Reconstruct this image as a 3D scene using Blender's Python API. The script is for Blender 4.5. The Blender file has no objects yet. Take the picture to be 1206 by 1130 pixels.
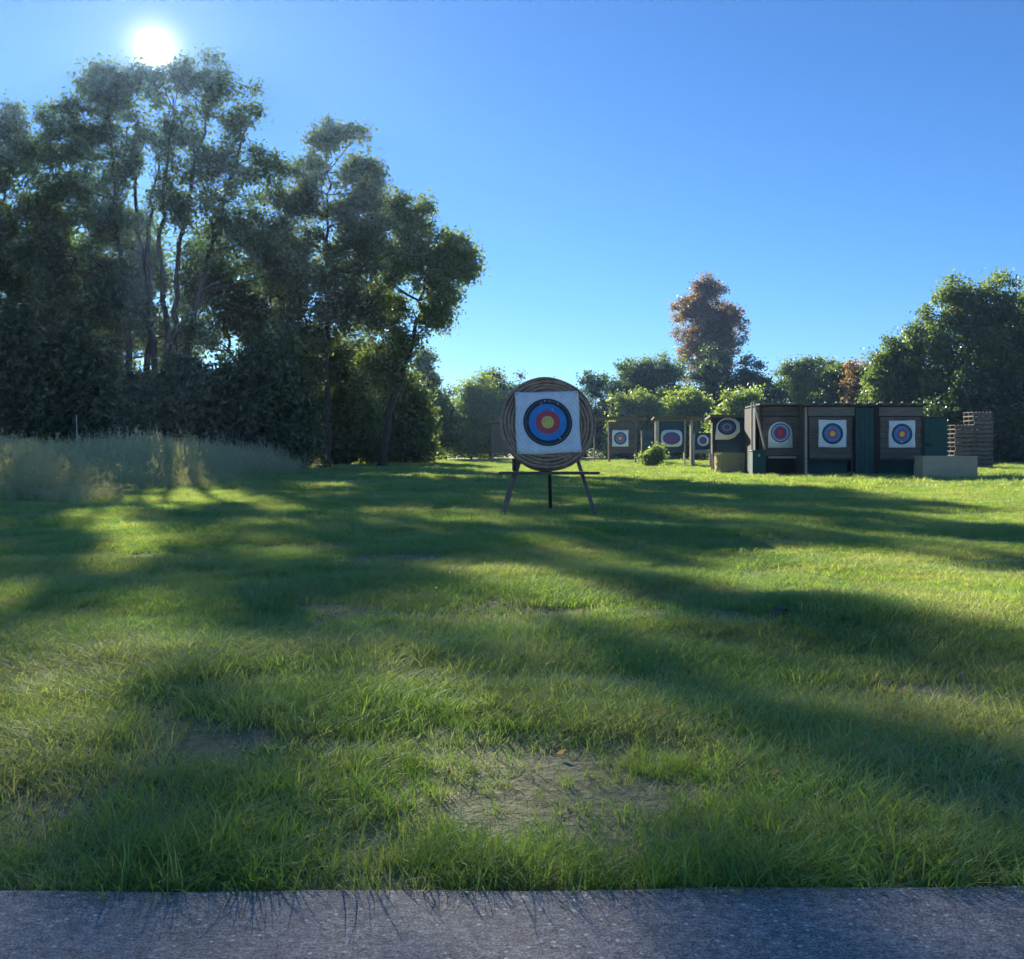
import bpy, bmesh, math, random
import numpy as np
from mathutils import Vector, Matrix

# ---------------------------------------------------------------- camera, sky, sun, exposure
F, CX, HY, EYE = 1206.0, 603.0, 526.0, 0.9      # focal length in photo pixels, centre column, horizon row, eye height
scene = bpy.context.scene
C = scene.collection
cam_d = bpy.data.cameras.new('camera'); cam = bpy.data.objects.new('camera', cam_d); C.objects.link(cam)
cam.location = (0, 0, EYE); cam.rotation_euler = (math.radians(90), 0, 0)
cam_d.sensor_fit = 'HORIZONTAL'; cam_d.sensor_width = 36; cam_d.lens = 36
cam_d.shift_y = -(565 - HY) / 1206.0
cam_d.clip_start = 0.05; cam_d.clip_end = 20000
scene.camera = cam
HAZE = 0.0003                                      # density of the added haze

SUN_PX = (182, 57)
sun_dir = Vector(((SUN_PX[0]-CX)/F, 1.0, (HY-SUN_PX[1])/F)).normalized()
SUN_EL = math.asin(sun_dir.z)
SUN_AZ = math.atan2(sun_dir.x, sun_dir.y)          # from +Y towards +X

world = bpy.data.worlds.new('World'); scene.world = world; world.use_nodes = True
wn = world.node_tree; wn.nodes.clear()
sky = wn.nodes.new('ShaderNodeTexSky'); sky.sky_type = 'NISHITA'; sky.sun_disc = False
sky.sun_elevation = SUN_EL; sky.sun_rotation = SUN_AZ
sky.altitude = 0; sky.air_density = 0.9; sky.dust_density = 0.012; sky.ozone_density = 9.0
bg = wn.nodes.new('ShaderNodeBackground'); bg.inputs['Strength'].default_value = 0.05
wo = wn.nodes.new('ShaderNodeOutputWorld')
wn.links.new(sky.outputs[0], bg.inputs[0])
# the sun's disc in the sky, as large as it burns out in the photograph
tc = wn.nodes.new('ShaderNodeTexCoord'); dt = wn.nodes.new('ShaderNodeVectorMath'); dt.operation = 'DOT_PRODUCT'; dt.inputs[1].default_value = sun_dir
def wm(op, a, b):
    m = wn.nodes.new('ShaderNodeMath'); m.operation = op
    for k, v in enumerate((a, b)):
        if isinstance(v, (int, float)): m.inputs[k].default_value = v
        else: wn.links.new(v, m.inputs[k])
    return m.outputs[0]
ang2 = wm('MULTIPLY', wm('SUBTRACT', 1.0, dt.outputs['Value']), 2*math.degrees(1)**2)      # squared angle from the sun, degrees
glow = 0.0
for peak, width in ((18, .36), (.4, 1.0), (.05, 3.0)):
    g = wm('MULTIPLY', wm('POWER', math.e, wm('MULTIPLY', ang2, -1/width**2)), peak); glow = wm('ADD', glow, g)
db = wn.nodes.new('ShaderNodeBackground'); db.inputs['Color'].default_value = (1, .96, .88, 1); ad = wn.nodes.new('ShaderNodeAddShader')
wn.links.new(tc.outputs['Generated'], dt.inputs[0]); wn.links.new(glow, db.inputs['Strength'])
wn.links.new(bg.outputs[0], ad.inputs[0]); wn.links.new(db.outputs[0], ad.inputs[1]); wn.links.new(ad.outputs[0], wo.inputs[0])

sl = bpy.data.lights.new('sun_lamp', 'SUN'); sl.energy = 5.0; sl.angle = math.radians(0.53); sl.color = (1.0, 0.93, 0.80)
sun_o = bpy.data.objects.new('sun_lamp', sl); C.objects.link(sun_o)
sun_o.rotation_euler = sun_dir.to_track_quat('Z', 'Y').to_euler()

scene.view_settings.view_transform = 'Standard'; scene.view_settings.look = 'None'
scene.view_settings.exposure = 1.65; scene.view_settings.gamma = 1.0
scene.view_settings.use_curve_mapping = False
cy = scene.cycles
cy.max_bounces = 5; cy.diffuse_bounces = 3; cy.glossy_bounces = 2; cy.transmission_bounces = 4; cy.volume_bounces = 0
cy.use_denoising = True; cy.denoiser = 'OPENIMAGEDENOISE'; cy.denoising_input_passes = 'RGB_ALBEDO_NORMAL'; cy.denoising_prefilter = 'ACCURATE'; cy.caustics_reflective = False; cy.caustics_refractive = False
cy.sample_clamp_indirect = 6

# ---------------------------------------------------------------- helpers
def P(px, py, D): return Vector(((px-CX)/F*D, D, EYE + (HY-py)/F*D))
def G(px, py): D = EYE*F/(py-HY); return Vector(((px-CX)/F*D, D, 0))
rng = np.random.default_rng(7)
random.seed(7)

def vnoise(x, y, seed=0):
    x = np.asarray(x, float); y = np.asarray(y, float)
    xi = np.floor(x).astype(np.int64); yi = np.floor(y).astype(np.int64); fx = x-xi; fy = y-yi
    fx = fx*fx*(3-2*fx); fy = fy*fy*(3-2*fy)
    def h(a, b):
        v = np.sin(a*127.1 + b*311.7 + seed*74.7)*43758.5453
        return v-np.floor(v)
    return (h(xi, yi)*(1-fx)+h(xi+1, yi)*fx)*(1-fy) + (h(xi, yi+1)*(1-fx)+h(xi+1, yi+1)*fx)*fy
def fbm(x, y, seed=0):
    return .55*vnoise(x, y, seed)+.3*vnoise(x*2.1, y*2.1, seed+3)+.15*vnoise(x*4.3, y*4.3, seed+5)
# bumps and hollows the photo shows: (photo x, photo y, radius m, height m)
# holes in the left crowns, many shaped to let sun onto the lawn: (photo x, photo y, radius px)
GAPS = [(203, 122, 24), (168, 122, 22), (232, 112, 13), (185, 145, 12), (215, 145, 10), (270, 130, 10), (214, 180, 17), (255, 162, 24), (188, 256, 20), (300, 152, 24), (394, 188, 26), (325, 165, 22), (170, 205, 12), (200, 300, 14), (240, 415, 16), (281, 400, 12),
        (352, 400, 12), (330, 150, 16), (420, 180, 10), (150, 150, 10), (268, 205, 10), (350, 178, 24), (285, 190, 14), (470, 340, 14), (120, 300, 10), (60, 200, 10), (180, 350, 12), (225, 250, 12), (320, 250, 9), (375, 225, 9)]
HILLS = [(g[0], g[1], r, h) for g, r, h in [((*G(960, 725),), .55, .05), ((*G(990, 722),), .6, .03), ((*G(350, 668),), .9, .03)]]
def ground_z(x, y):
    x = np.asarray(x, float); y = np.asarray(y, float)
    near = np.clip((y-2.1)/1.2, 0, 1)
    far = np.clip((60-y)/30, 0, 1)
    z = (fbm(x*.55+9, y*.55, 1)-.5)*.10*near*far + (fbm(x*2.3, y*2.3+4, 2)-.5)*.035*near*far - .012
    for hx, hy, r, h in HILLS: z = z + h*np.exp(-((x-hx)**2+(y-hy)**2)/(r*r))
    return z

def tag(o, label=None, cat=None, group=None, kind=None):
    if label: o['label'] = label
    if cat: o['category'] = cat
    if group: o['group'] = group
    if kind: o['kind'] = kind
    return o
def thing(name, label, cat, loc=(0, 0, 0), rot=(0, 0, 0), group=None):
    o = bpy.data.objects.new(name, None); C.objects.link(o); o.empty_display_size = .2
    o.location = loc; o.rotation_euler = rot
    return tag(o, label, cat, group)
def link(name, me, m, parent=None, loc=None, rot=None):
    o = bpy.data.objects.new(name, me); C.objects.link(o)
    if m and not me.materials: me.materials.append(m)
    if parent: o.parent = parent
    if loc is not None: o.location = loc
    if rot is not None: o.rotation_euler = rot
    return o
class MB:
    """collects shapes into one mesh"""
    def __init__(s): s.v = []; s.f = []
    def add(s, v, f):
        n = len(s.v); s.v += [tuple(q) for q in v]; s.f += [tuple(i+n for i in q) for q in f]; return s
    def box(s, x0, x1, y0, y1, z0, z1, b=0.0):
        bm = bmesh.new(); bmesh.ops.create_cube(bm, size=1)
        for v in bm.verts: v.co = ((x0+x1)/2+v.co.x*(x1-x0), (y0+y1)/2+v.co.y*(y1-y0), (z0+z1)/2+v.co.z*(z1-z0))
        if b: bmesh.ops.bevel(bm, geom=bm.edges[:], offset=b, segments=1, affect='EDGES')
        return s.bm(bm)
    def bm(s, bm):
        bm.verts.index_update(); s.add([v.co[:] for v in bm.verts], [[v.index for v in f.verts] for f in bm.faces]); bm.free(); return s
    def bar(s, a, b, w, d, b_=0.004, up=(0, 1, 0)):
        a = Vector(a); b = Vector(b); ax = (b-a).normalized(); u = Vector(up); sx = ax.cross(u).normalized(); u = sx.cross(ax).normalized()
        L = (b-a).length; m = Matrix((sx, u, ax)).transposed().to_4x4(); m.translation = (a+b)/2
        bm = bmesh.new(); bmesh.ops.create_cube(bm, size=1)
        for v in bm.verts: v.co = (v.co.x*w, v.co.y*d, v.co.z*L)
        if b_: bmesh.ops.bevel(bm, geom=bm.edges[:], offset=b_, segments=1, affect='EDGES')
        bmesh.ops.transform(bm, matrix=m, verts=bm.verts); return s.bm(bm)
    def tube(s, pts, rad, n=6):
        pts = [Vector(p) for p in pts]; k = len(pts); base = len(s.v); ref = Vector((.31, .9, .2))
        for i, p in enumerate(pts):
            t = (pts[min(i+1, k-1)]-pts[max(i-1, 0)]).normalized()
            u = t.cross(ref); u = u.normalized() if u.length > 1e-4 else Vector((1, 0, 0)); w = t.cross(u)
            for j in range(n):
                a = 2*math.pi*j/n; s.v.append(tuple(p+(u*math.cos(a)+w*math.sin(a))*rad[i]))
        for i in range(k-1):
            for j in range(n):
                a = base+i*n+j; b = base+i*n+(j+1) % n; s.f.append((a, b, b+n, a+n))
        s.f.append(tuple(base+j for j in range(n))[::-1]); s.f.append(tuple(base+(k-1)*n+j for j in range(n)))
        return s
    def mesh(s, name, smooth=False):
        me = bpy.data.meshes.new(name); me.from_pydata(s.v, [], s.f)
        if smooth: me.polygons.foreach_set('use_smooth', [True]*len(me.polygons))
        me.update(); return me
    def build(s, name, m, parent=None, smooth=False, loc=None, rot=None):
        return link(name, s.mesh(name, smooth), m, parent, loc, rot)

def quads_mesh(name, V, tint=None, smooth=False):
    """V: (n,4,3) array of quads -> mesh, one float attribute per face"""
    n = len(V); me = bpy.data.meshes.new(name)
    me.vertices.add(n*4); me.vertices.foreach_set('co', V.astype(np.float32).ravel())
    me.loops.add(n*4); me.loops.foreach_set('vertex_index', np.arange(n*4, dtype=np.int32))
    me.polygons.add(n); me.polygons.foreach_set('loop_start', np.arange(0, n*4, 4, dtype=np.int32))
    me.polygons.foreach_set('loop_total', np.full(n, 4, dtype=np.int32))
    me.update(calc_edges=True)
    if tint is not None:
        a = me.attributes.new('tint', 'FLOAT', 'FACE'); a.data.foreach_set('value', tint.astype(np.float32))
    return me

# ---------------------------------------------------------------- materials
def lin(c): return tuple(((v/255)/12.92 if v/255 <= .04045 else ((v/255+.055)/1.055)**2.4) for v in c)
class NT:
    def __init__(s, name):
        s.m = bpy.data.materials.new(name); s.m.use_nodes = True; s.t = s.m.node_tree; s.t.nodes.clear()
        s.out = s.n('ShaderNodeOutputMaterial')
    def n(s, t, **k):
        o = s.t.nodes.new(t)
        for a, b in k.items(): setattr(o, a, b)
        return o
    def l(s, a, b): s.t.links.new(a, b)
    def noise(s, scale, detail=4, rough=.6, coord='obj', stretch=None):
        if coord == 'obj': src = s.n('ShaderNodeTexCoord').outputs['Object']
        else: src = s.n('ShaderNodeNewGeometry').outputs['Position']
        if stretch:
            mp = s.n('ShaderNodeMapping'); mp.inputs['Scale'].default_value = stretch; s.l(src, mp.inputs[0]); src = mp.outputs[0]
        t = s.n('ShaderNodeTexNoise'); t.inputs['Scale'].default_value = scale; t.inputs['Detail'].default_value = detail
        t.inputs['Roughness'].default_value = rough; s.l(src, t.inputs['Vector']); return t.outputs['Fac']
    def ramp(s, fac, stops):
        r = s.n('ShaderNodeValToRGB'); e = r.color_ramp.elements
        while len(e) < len(stops): e.new(.5)
        for q, (p, c) in zip(e, stops): q.position = p; q.color = (*c, 1)
        s.l(fac, r.inputs[0]); return r.outputs[0]
    def mix(s, fac, a, b, mode='MIX'):
        m = s.n('ShaderNodeMix', data_type='RGBA', blend_type=mode)
        for sock, v in ((m.inputs[0], fac), (m.inputs[6], a), (m.inputs[7], b)):
            if isinstance(v, (int, float)): sock.default_value = v
            elif isinstance(v, tuple): sock.default_value = (*v, 1)
            else: s.l(v, sock)
        return m.outputs[2]
    def bump(s, h, strength=.4, dist=.02):
        b = s.n('ShaderNodeBump'); b.inputs['Strength'].default_value = strength; b.inputs['Distance'].default_value = dist
        s.l(h, b.inputs['Height']); return b.outputs[0]
    def pbr(s, col, rough=.8, normal=None, spec=.3):
        p = s.n('ShaderNodeBsdfPrincipled'); p.inputs['Roughness'].default_value = rough; p.inputs['Specular IOR Level'].default_value = spec
        if isinstance(col, tuple): p.inputs['Base Color'].default_value = (*col, 1)
        else: s.l(col, p.inputs['Base Color'])
        if normal: s.l(normal, p.inputs['Normal'])
        s.l(p.outputs[0], s.out.inputs[0]); return s.m
    def leafy(s, col, trans=.4, gloss=.06, rough=.45, tboost=(1.35, 1.4, .5)):
        d = s.n('ShaderNodeBsdfDiffuse'); t = s.n('ShaderNodeBsdfTranslucent'); g = s.n('ShaderNodeBsdfGlossy'); g.inputs['Roughness'].default_value = rough
        g.inputs['Color'].default_value = (.9, .95, 1, 1)
        s.l(col, d.inputs[0]); s.l(s.mix(1.0, col, tuple(tboost), 'MULTIPLY'), t.inputs[0])
        m1 = s.n('ShaderNodeMixShader'); m1.inputs[0].default_value = trans; s.l(d.outputs[0], m1.inputs[1]); s.l(t.outputs[0], m1.inputs[2])
        m2 = s.n('ShaderNodeMixShader'); m2.inputs[0].default_value = gloss; s.l(m1.outputs[0], m2.inputs[1]); s.l(g.outputs[0], m2.inputs[2])
        s.l(m2.outputs[0], s.out.inputs[0]); return s.m

def wood_mat(name, a, b, scale=3, stretch=(1, 8, 8), rough=.85):
    t = NT(name); n1 = t.noise(scale, 5, .65, 'obj', stretch); n2 = t.noise(1.3, 3, .6, 'world')
    c = t.ramp(n1, [(.3, a), (.7, b)])
    r = t.n('ShaderNodeObjectInfo').outputs['Random']
    c = t.mix(.55, c, t.ramp(r, [(0, (.62, .62, .64)), (1, (1, 1, 1))]), 'MULTIPLY')
    c = t.mix(.45, c, t.ramp(n2, [(.3, (.5, .52, .5)), (.65, (1, 1, 1))]), 'MULTIPLY')
    return t.pbr(c, rough, t.bump(n1, .5, .01))
def flat_mat(name, c, rough=.8, var=.25, scale=6, bump=.2):
    t = NT(name); n = t.noise(scale, 5, .65, 'world')
    col = t.ramp(n, [(.25, tuple(v*(1-var) for v in c)), (.75, tuple(min(1, v*(1+var*.6)) for v in c))])
    return t.pbr(col, rough, t.bump(n, bump, .01) if bump else None)
M = {}
M['grey_wood'] = wood_mat('weathered_wood', (.16, .14, .12), (.32, .28, .24))
M['pallet'] = wood_mat('old_pallet_wood', (.10, .085, .07), (.24, .20, .165))
M['brown_wood'] = wood_mat('brown_wood', (.105, .088, .072), (.235, .19, .155))
M['pale_wood'] = wood_mat('pale_wood', (.45, .37, .27), (.68, .58, .44))
M['dark_wood'] = wood_mat('dark_wood', (.035, .032, .03), (.085, .07, .058))
M['vert_wood'] = wood_mat('upright_wood', (.18, .14, .12), (.34, .27, .22), 3, (8, 8, 1))
M['green_paint'] = wood_mat('green_paint', (.012, .07, .06), (.03, .12, .10), 2.5, (7, 7, 1), .7)
M['blue_panel'] = wood_mat('dark_blue_panel', (.03, .07, .095), (.06, .12, .15), 3, (1, 6, 6), .8)
M['dark'] = flat_mat('interior_shade', (.02, .022, .022))  # near-black colour paints the shade inside sheds, doorway gap and slot
M['ply'] = wood_mat('plywood', (.62, .47, .27), (.78, .61, .37), 1.2, (1, 5, 5))
M['fibre'] = flat_mat('fibre_cement', (.16, .15, .13), .9, .35)
M['cap_and_crest_white'] = flat_mat('cap_and_lit_crest', (.8, .8, .78), .4, .05, 6, 0)  # stake cap; also paints sunlit corrugation tips on the shed roof
M['metal'] = flat_mat('grey_metal', (.35, .36, .38), .45, .2)

def bark_mat():
    t = NT('bark'); n = t.noise(4, 6, .7, 'world', (3, 3, .6))
    return t.pbr(t.ramp(n, [(.3, (.035, .028, .022)), (.7, (.12, .10, .08))]), .95, t.bump(n, .8, .03))
M['bark'] = bark_mat()
def leaf_mat(name, dark, light, trans=.5, gloss=.06):
    t = NT(name); a = t.n('ShaderNodeAttribute', attribute_name='tint').outputs['Fac']
    return t.leafy(t.ramp(a, [(0, dark), (.55, tuple((p+q)/2 for p, q in zip(dark, light))), (1, light)]), trans, gloss)
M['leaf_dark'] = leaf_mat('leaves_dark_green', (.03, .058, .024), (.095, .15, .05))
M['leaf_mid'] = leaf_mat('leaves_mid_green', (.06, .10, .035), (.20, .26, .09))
M['leaf_sunlit_light'] = leaf_mat('leaves_sunlit_light_green', (.13, .19, .06), (.36, .43, .15), .52)  # light green, with the sun on the pale shrubs painted in
M['leaf_grey'] = leaf_mat('leaves_grey_green', (.06, .085, .045), (.16, .20, .11), .45, .07)
M['leaf_brown'] = leaf_mat('leaves_copper', (.13, .075, .06), (.34, .22, .16), .45)

def ground_mat():
    t = NT('meadow_soil'); n = t.noise(1.6, 6, .65, 'world'); n2 = t.noise(18, 5, .7, 'world'); n3 = t.noise(.25, 3, .5, 'world')
    c = t.ramp(n2, [(.3, (.12, .10, .07)), (.5, (.26, .24, .15)), (.72, (.46, .41, .29))])
    c = t.mix(.5, c, t.ramp(n, [(.3, (.20, .23, .11)), (.7, (.36, .33, .19))]))
    c = t.mix(.4, c, t.ramp(n3, [(.35, (.6, .75, .5)), (.65, (1, 1, .9))]), 'MULTIPLY')
    return t.pbr(c, .95, t.bump(n2, .9, .03), .1)
M['soil'] = ground_mat()
def concrete_mat():
    t = NT('worn_concrete'); big = t.noise(1.1, 5, .6, 'world'); mid = t.noise(45, 5, .75, 'world', (1, 1, 1)); fine = t.noise(190, 3, .8, 'world')
    v = t.n('ShaderNodeTexVoronoi', feature='F1'); v.inputs['Scale'].default_value = 48
    geo = t.n('ShaderNodeNewGeometry'); t.l(geo.outputs['Position'], v.inputs['Vector'])
    c = t.ramp(big, [(.3, (.31, .275, .24)), (.7, (.43, .385, .34))])
    c = t.mix(.8, c, t.ramp(mid, [(.36, (.45, .45, .46)), (.58, (1.05, 1.05, 1.05))]), 'MULTIPLY')
    c = t.mix(.75, c, t.ramp(fine, [(.38, (.25, .25, .26)), (.5, (1, 1, 1)), (.62, (1.9, 1.85, 1.8))]), 'MULTIPLY')
    sc_ = t.noise(100, 3, .75, 'world', (.5, 1.1, 1)); c = t.mix(.6, c, t.ramp(sc_, [(.38, (.55, .55, .56)), (.5, (1, 1, 1)), (.64, (1.45, 1.42, 1.38))]), 'MULTIPLY')
    chips = t.ramp(v.outputs['Distance'], [(.0, (1, 1, 1)), (.16, (1, 1, 1)), (.24, (0, 0, 0))])
    sel = t.ramp(v.outputs['Color'], [(.6, (0, 0, 0)), (.64, (1, 1, 1))])
    c = t.mix(t.mix(1.0, chips, sel, 'MULTIPLY'), c, (.72, .68, .62))
    return t.pbr(c, .8, t.bump(t.mix(.5, fine, mid), .8, .006), .35)
M['concrete'] = concrete_mat()
def grass_mat(name, a, b, dry, dryness=.5, trans=.36):
    t = NT(name)
    n = t.noise(.9, 4, .6, 'world'); r = t.n('ShaderNodeObjectInfo').outputs['Random']; n2 = t.noise(7, 3, .6, 'world')
    tint = t.n('ShaderNodeAttribute', attribute_name='tint').outputs['Fac']
    c = t.ramp(tint, [(0, a), (1, b)])
    c = t.mix(t.ramp(n, [(.44, (0, 0, 0)), (.62, (dryness,)*3)]), c, dry)
    n3 = t.noise(.38, 3, .55, 'world'); c = t.mix(.7, c, t.ramp(n3, [(.38, (.82, .88, .8)), (.62, (1.25, 1.2, 1.1))]), 'MULTIPLY')
    c = t.mix(t.ramp(r, [(.72, (0, 0, 0)), (1, (.6,)*3)]), c, dry)
    c = t.mix(.5, c, t.ramp(n2, [(.3, (.75, .8, .7)), (.7, (1.3, 1.25, 1.15))]), 'MULTIPLY')
    return t.leafy(c, trans, .03, .55)
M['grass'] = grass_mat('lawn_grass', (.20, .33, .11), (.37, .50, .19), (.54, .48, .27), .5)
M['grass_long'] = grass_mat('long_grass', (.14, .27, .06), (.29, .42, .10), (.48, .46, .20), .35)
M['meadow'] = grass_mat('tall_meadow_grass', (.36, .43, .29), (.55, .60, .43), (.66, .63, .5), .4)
M['straw_tip'] = grass_mat('seed_heads', (.42, .36, .25), (.62, .55, .40), (.6, .54, .4), .5)

# ---------------------------------------------------------------- ground, pavement
xs = np.concatenate([-np.geomspace(2500, 26, 16), np.linspace(-25, 25, 201), np.geomspace(26, 2500, 16)])
ys = np.concatenate([-np.geomspace(2500, 3, 14), np.linspace(-2, 2, 5), np.linspace(2.1, 14, 100), np.linspace(14.3, 62, 120), np.geomspace(64, 2500, 14)])
XX, YY = np.meshgrid(xs, ys); ZZ = ground_z(XX, YY)
ZZ[YY < 2.4] = np.minimum(ZZ[YY < 2.4], -.012)
nx, ny = len(xs), len(ys)
idx = np.arange(nx*ny).reshape(ny, nx)
me = bpy.data.meshes.new('field'); me.from_pydata(np.stack([XX, YY, ZZ], -1).reshape(-1, 3).tolist(), [],
    np.stack([idx[:-1, :-1], idx[:-1, 1:], idx[1:, 1:], idx[1:, :-1]], -1).reshape(-1, 4).tolist())
me.polygons.foreach_set('use_smooth', [True]*len(me.polygons))
tag(link('field', me, M['soil']), kind='structure')
# pavement slab: the far edge wanders slightly from 2.05 m on the left to 2.08 m on the right
bm = bmesh.new(); pts = []
N = 160
top = [(-16+32*i/N, 2.066+.0155*(-16+32*i/N)/1.05*.9+.006*math.sin(i*1.7)+.004*math.sin(i*.61)) for i in range(N+1)]
for z in (.006, -.09): pts.append(([bm.verts.new((x, -9, z)) for x, y in top], [bm.verts.new((x, y, z)) for x, y in top]))
for i in range(N):
    (a, b), (c, d) = pts
    bm.faces.new((a[i], a[i+1], b[i+1], b[i])); bm.faces.new((b[i], b[i+1], d[i+1], d[i])); bm.faces.new((a[i+1], a[i], c[i], c[i+1]))
me = bpy.data.meshes.new('pavement'); bm.to_mesh(me); bm.free()
tag(link('pavement', me, M['concrete']), kind='structure')
# ---------------------------------------------------------------- trees
def leaf_quads(cent, size, r, flat=.0):
    n = len(cent)
    d = r.normal(size=(n, 3)); d[:, 2] -= .35; d /= np.linalg.norm(d, axis=1)[:, None]
    w = r.normal(size=(n, 3)); w -= (w*d).sum(1)[:, None]*d; w /= np.linalg.norm(w, axis=1)[:, None]
    nn = np.cross(d, w)
    L = size*r.uniform(.7, 1.3, n)[:, None]; W = L*r.uniform(.42, .6, n)[:, None]
    a = cent-d*L*.5; b = cent+w*W*.5+nn*L*.08-d*L*.05; c = cent+d*L*.5-nn*L*.1; e = cent-w*W*.5+nn*L*.08-d*L*.05
    return np.stack([a, b, c, e], 1)
def plant_mass(name, label, cat, D, base, lobes, mat, seed, clumps=260, per=130, leaf=.15, clump_r=.5, trunk_r=.16, trunks=None, group=None,
               depth=.9, twig=True, shell=2.2, cone=False, skirt=0, gaps=0):
    """lobes: (photo x, photo y, half width px, half height px[, metres further away]); base: photo x of the foot, at distance D"""
    r = np.random.default_rng(seed); s = D/F
    foot = Vector(((base-CX)*s, D, 0)); root = thing(name, label, cat, foot, group=group)
    LB = []
    if skirt:
        gy = HY+EYE*F/D; lobes = lobes+[(q[0], (q[1]+gy)/2+4, q[2]*1.05, (gy-q[1])/2+2) for q in lobes if q[1] > skirt]
    for q in lobes:
        c = P(q[0], q[1], D); c.y += q[4] if len(q) > 4 else 0
        LB.append((np.array(c-foot), np.array([q[2]*s, (q[2]*s*.6+q[3]*s*.4)*depth, q[3]*s])))
    vol = np.array([np.prod(b)**.75 for a, b in LB]); vol /= vol.sum()
    pick = r.choice(len(LB), clumps, p=vol)
    u = r.normal(size=(clumps, 3)); u /= np.linalg.norm(u, axis=1)[:, None]
    rad = r.uniform(0, 1, clumps)**(1/shell)*r.uniform(.72, 1.16, clumps)
    cen = np.array([LB[p][0] for p in pick]) + u*rad[:, None]*np.array([LB[p][1] for p in pick])
    if cone:
        f = (cen[:, 2]-cen[:, 2].min())/np.ptp(cen[:, 2]); cx = LB[0][0][0]
        cen[:, 0] = cx+(cen[:, 0]-cx)*(1.15-.85*f); cen[:, 1] *= (1.15-.85*f)
    cen[:, 2] = np.maximum(cen[:, 2], .12)
    if gaps:
        wpos = cen+np.array(foot); qx = CX+wpos[:, 0]/wpos[:, 1]*F; qy = HY-(wpos[:, 2]-EYE)/wpos[:, 1]*F; ok = np.ones(len(cen), bool)
        for gx, gy_, gr in GAPS: ok &= np.hypot(qx-gx, qy-gy_) > gr*.5+gaps
        cen = cen[ok]; clumps = len(cen)
    cr = clump_r*r.uniform(.55, 1.3, clumps)
    cnt = np.maximum((per*(cr/clump_r)**1.6).astype(int), 12)
    ci = np.repeat(np.arange(clumps), cnt)
    off = r.normal(size=(len(ci), 3)); off /= np.linalg.norm(off, axis=1)[:, None]
    off *= (r.uniform(0, 1, len(ci))**.42)[:, None]*(1+.35*r.normal(size=len(ci))*(r.random(len(ci)) < .3))[:, None]*np.array([1.05, 1.05, .78])
    wild = r.random(len(ci)) < .3; off[wild] = np.clip(r.normal(size=(wild.sum(), 3)), -1.5, 1.5)*np.array([.8, .8, .7])
    pos = cen[ci]+off*cr[ci][:, None]
    ok = pos[:, 2] > .04; pos = pos[ok]; ci = ci[ok]
    tint = np.clip(r.uniform(0, 1, clumps)[ci]*.6+r.uniform(0, 1, len(ci))*.5-.05, 0, 1)
    me = quads_mesh('crown', leaf_quads(pos, leaf, r), tint)
    link('crown', me, mat, root)
    # trunk, limbs and twigs
    top = max(LB, key=lambda q: q[0][2])[0]
    if trunks is None: trunks = [[(0, 0), None]]
    paths = []
    if trunks == 'photo': trunks = []
    for tr in trunks:
        if tr[1] is None: pp = [np.zeros(3), np.array([top[0]*.12, 0, top[2]*.3]), np.array([top[0]*.45, top[1]*.4, top[2]*.62]), top*np.array([1, 1, .93])]
        else: pp = [np.array(P(x, y, D+(dd or 0))-foot) for x, y, dd in tr]; pp[0][2] = -.1
        pp[0][2] = -.1
        k = 9; fine = []
        for i in range(len(pp)-1):
            for j in range(k): fine.append(pp[i]+(pp[i+1]-pp[i])*j/k)
        fine.append(pp[-1]); fine = np.array(fine)
        for _ in range(3): fine[1:-1] = (fine[:-2]+2*fine[1:-1]+fine[2:])/4
        fine[1:-1] += r.normal(size=(len(fine)-2, 3))*np.array([.05, .05, 0])*min(1, top[2]/8)
        h = np.linspace(0, 1, len(fine)); rr = trunk_r*(1-.82*h); rr[0] *= 1.35
        paths.append((fine, rr))
    lms = [MB().tube(p, q, 9) for p, q in paths]; own = np.concatenate([np.full(len(p), k) for k, (p, _) in enumerate(paths)]); nodes = np.concatenate([p for p, _ in paths]); nrad = np.concatenate([q for _, q in paths])
    ln = [nodes]; lr = [nrad]; lo = [own]
    for c, b in LB:
        for _ in range(2):
            goal = c+r.normal(size=3)*b*.35
            dd = np.linalg.norm(nodes-goal, axis=1)+np.maximum(0, nodes[:, 2]-goal[2]+.3*b[2])*2
            i = int(dd.argmin()); a = nodes[i]; m = (a+goal)/2+np.array([0, 0, -.08*np.linalg.norm(goal-a)])+r.normal(size=3)*.08
            q = np.array([a*(1-t)**2+2*m*t*(1-t)+goal*t*t for t in np.linspace(0, 1, 8)])
            ra = np.linspace(min(nrad[i]*.75, trunk_r*.5), .018, 8); lms[own[i]].tube(q, ra, 6); ln.append(q); lr.append(ra); lo.append(np.full(8, own[i]))
    if twig:
        nodes = np.concatenate(ln); nrad = np.concatenate(lr); own = np.concatenate(lo)
        for c in cen:
            dd = np.linalg.norm(nodes-c, axis=1)+np.maximum(0, nodes[:, 2]-c[2])*1.2
            i = int(dd.argmin()); a = nodes[i]*1.0; m = (a+c)/2+r.normal(size=3)*.12*min(1, dd[i])
            lms[own[i]].tube([a, m, c], [min(nrad[i]*.5, .035), .016, .006], 3)
    for lm in lms:
        lm.build('trunk', M['bark'], root, True)
    return root

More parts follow.
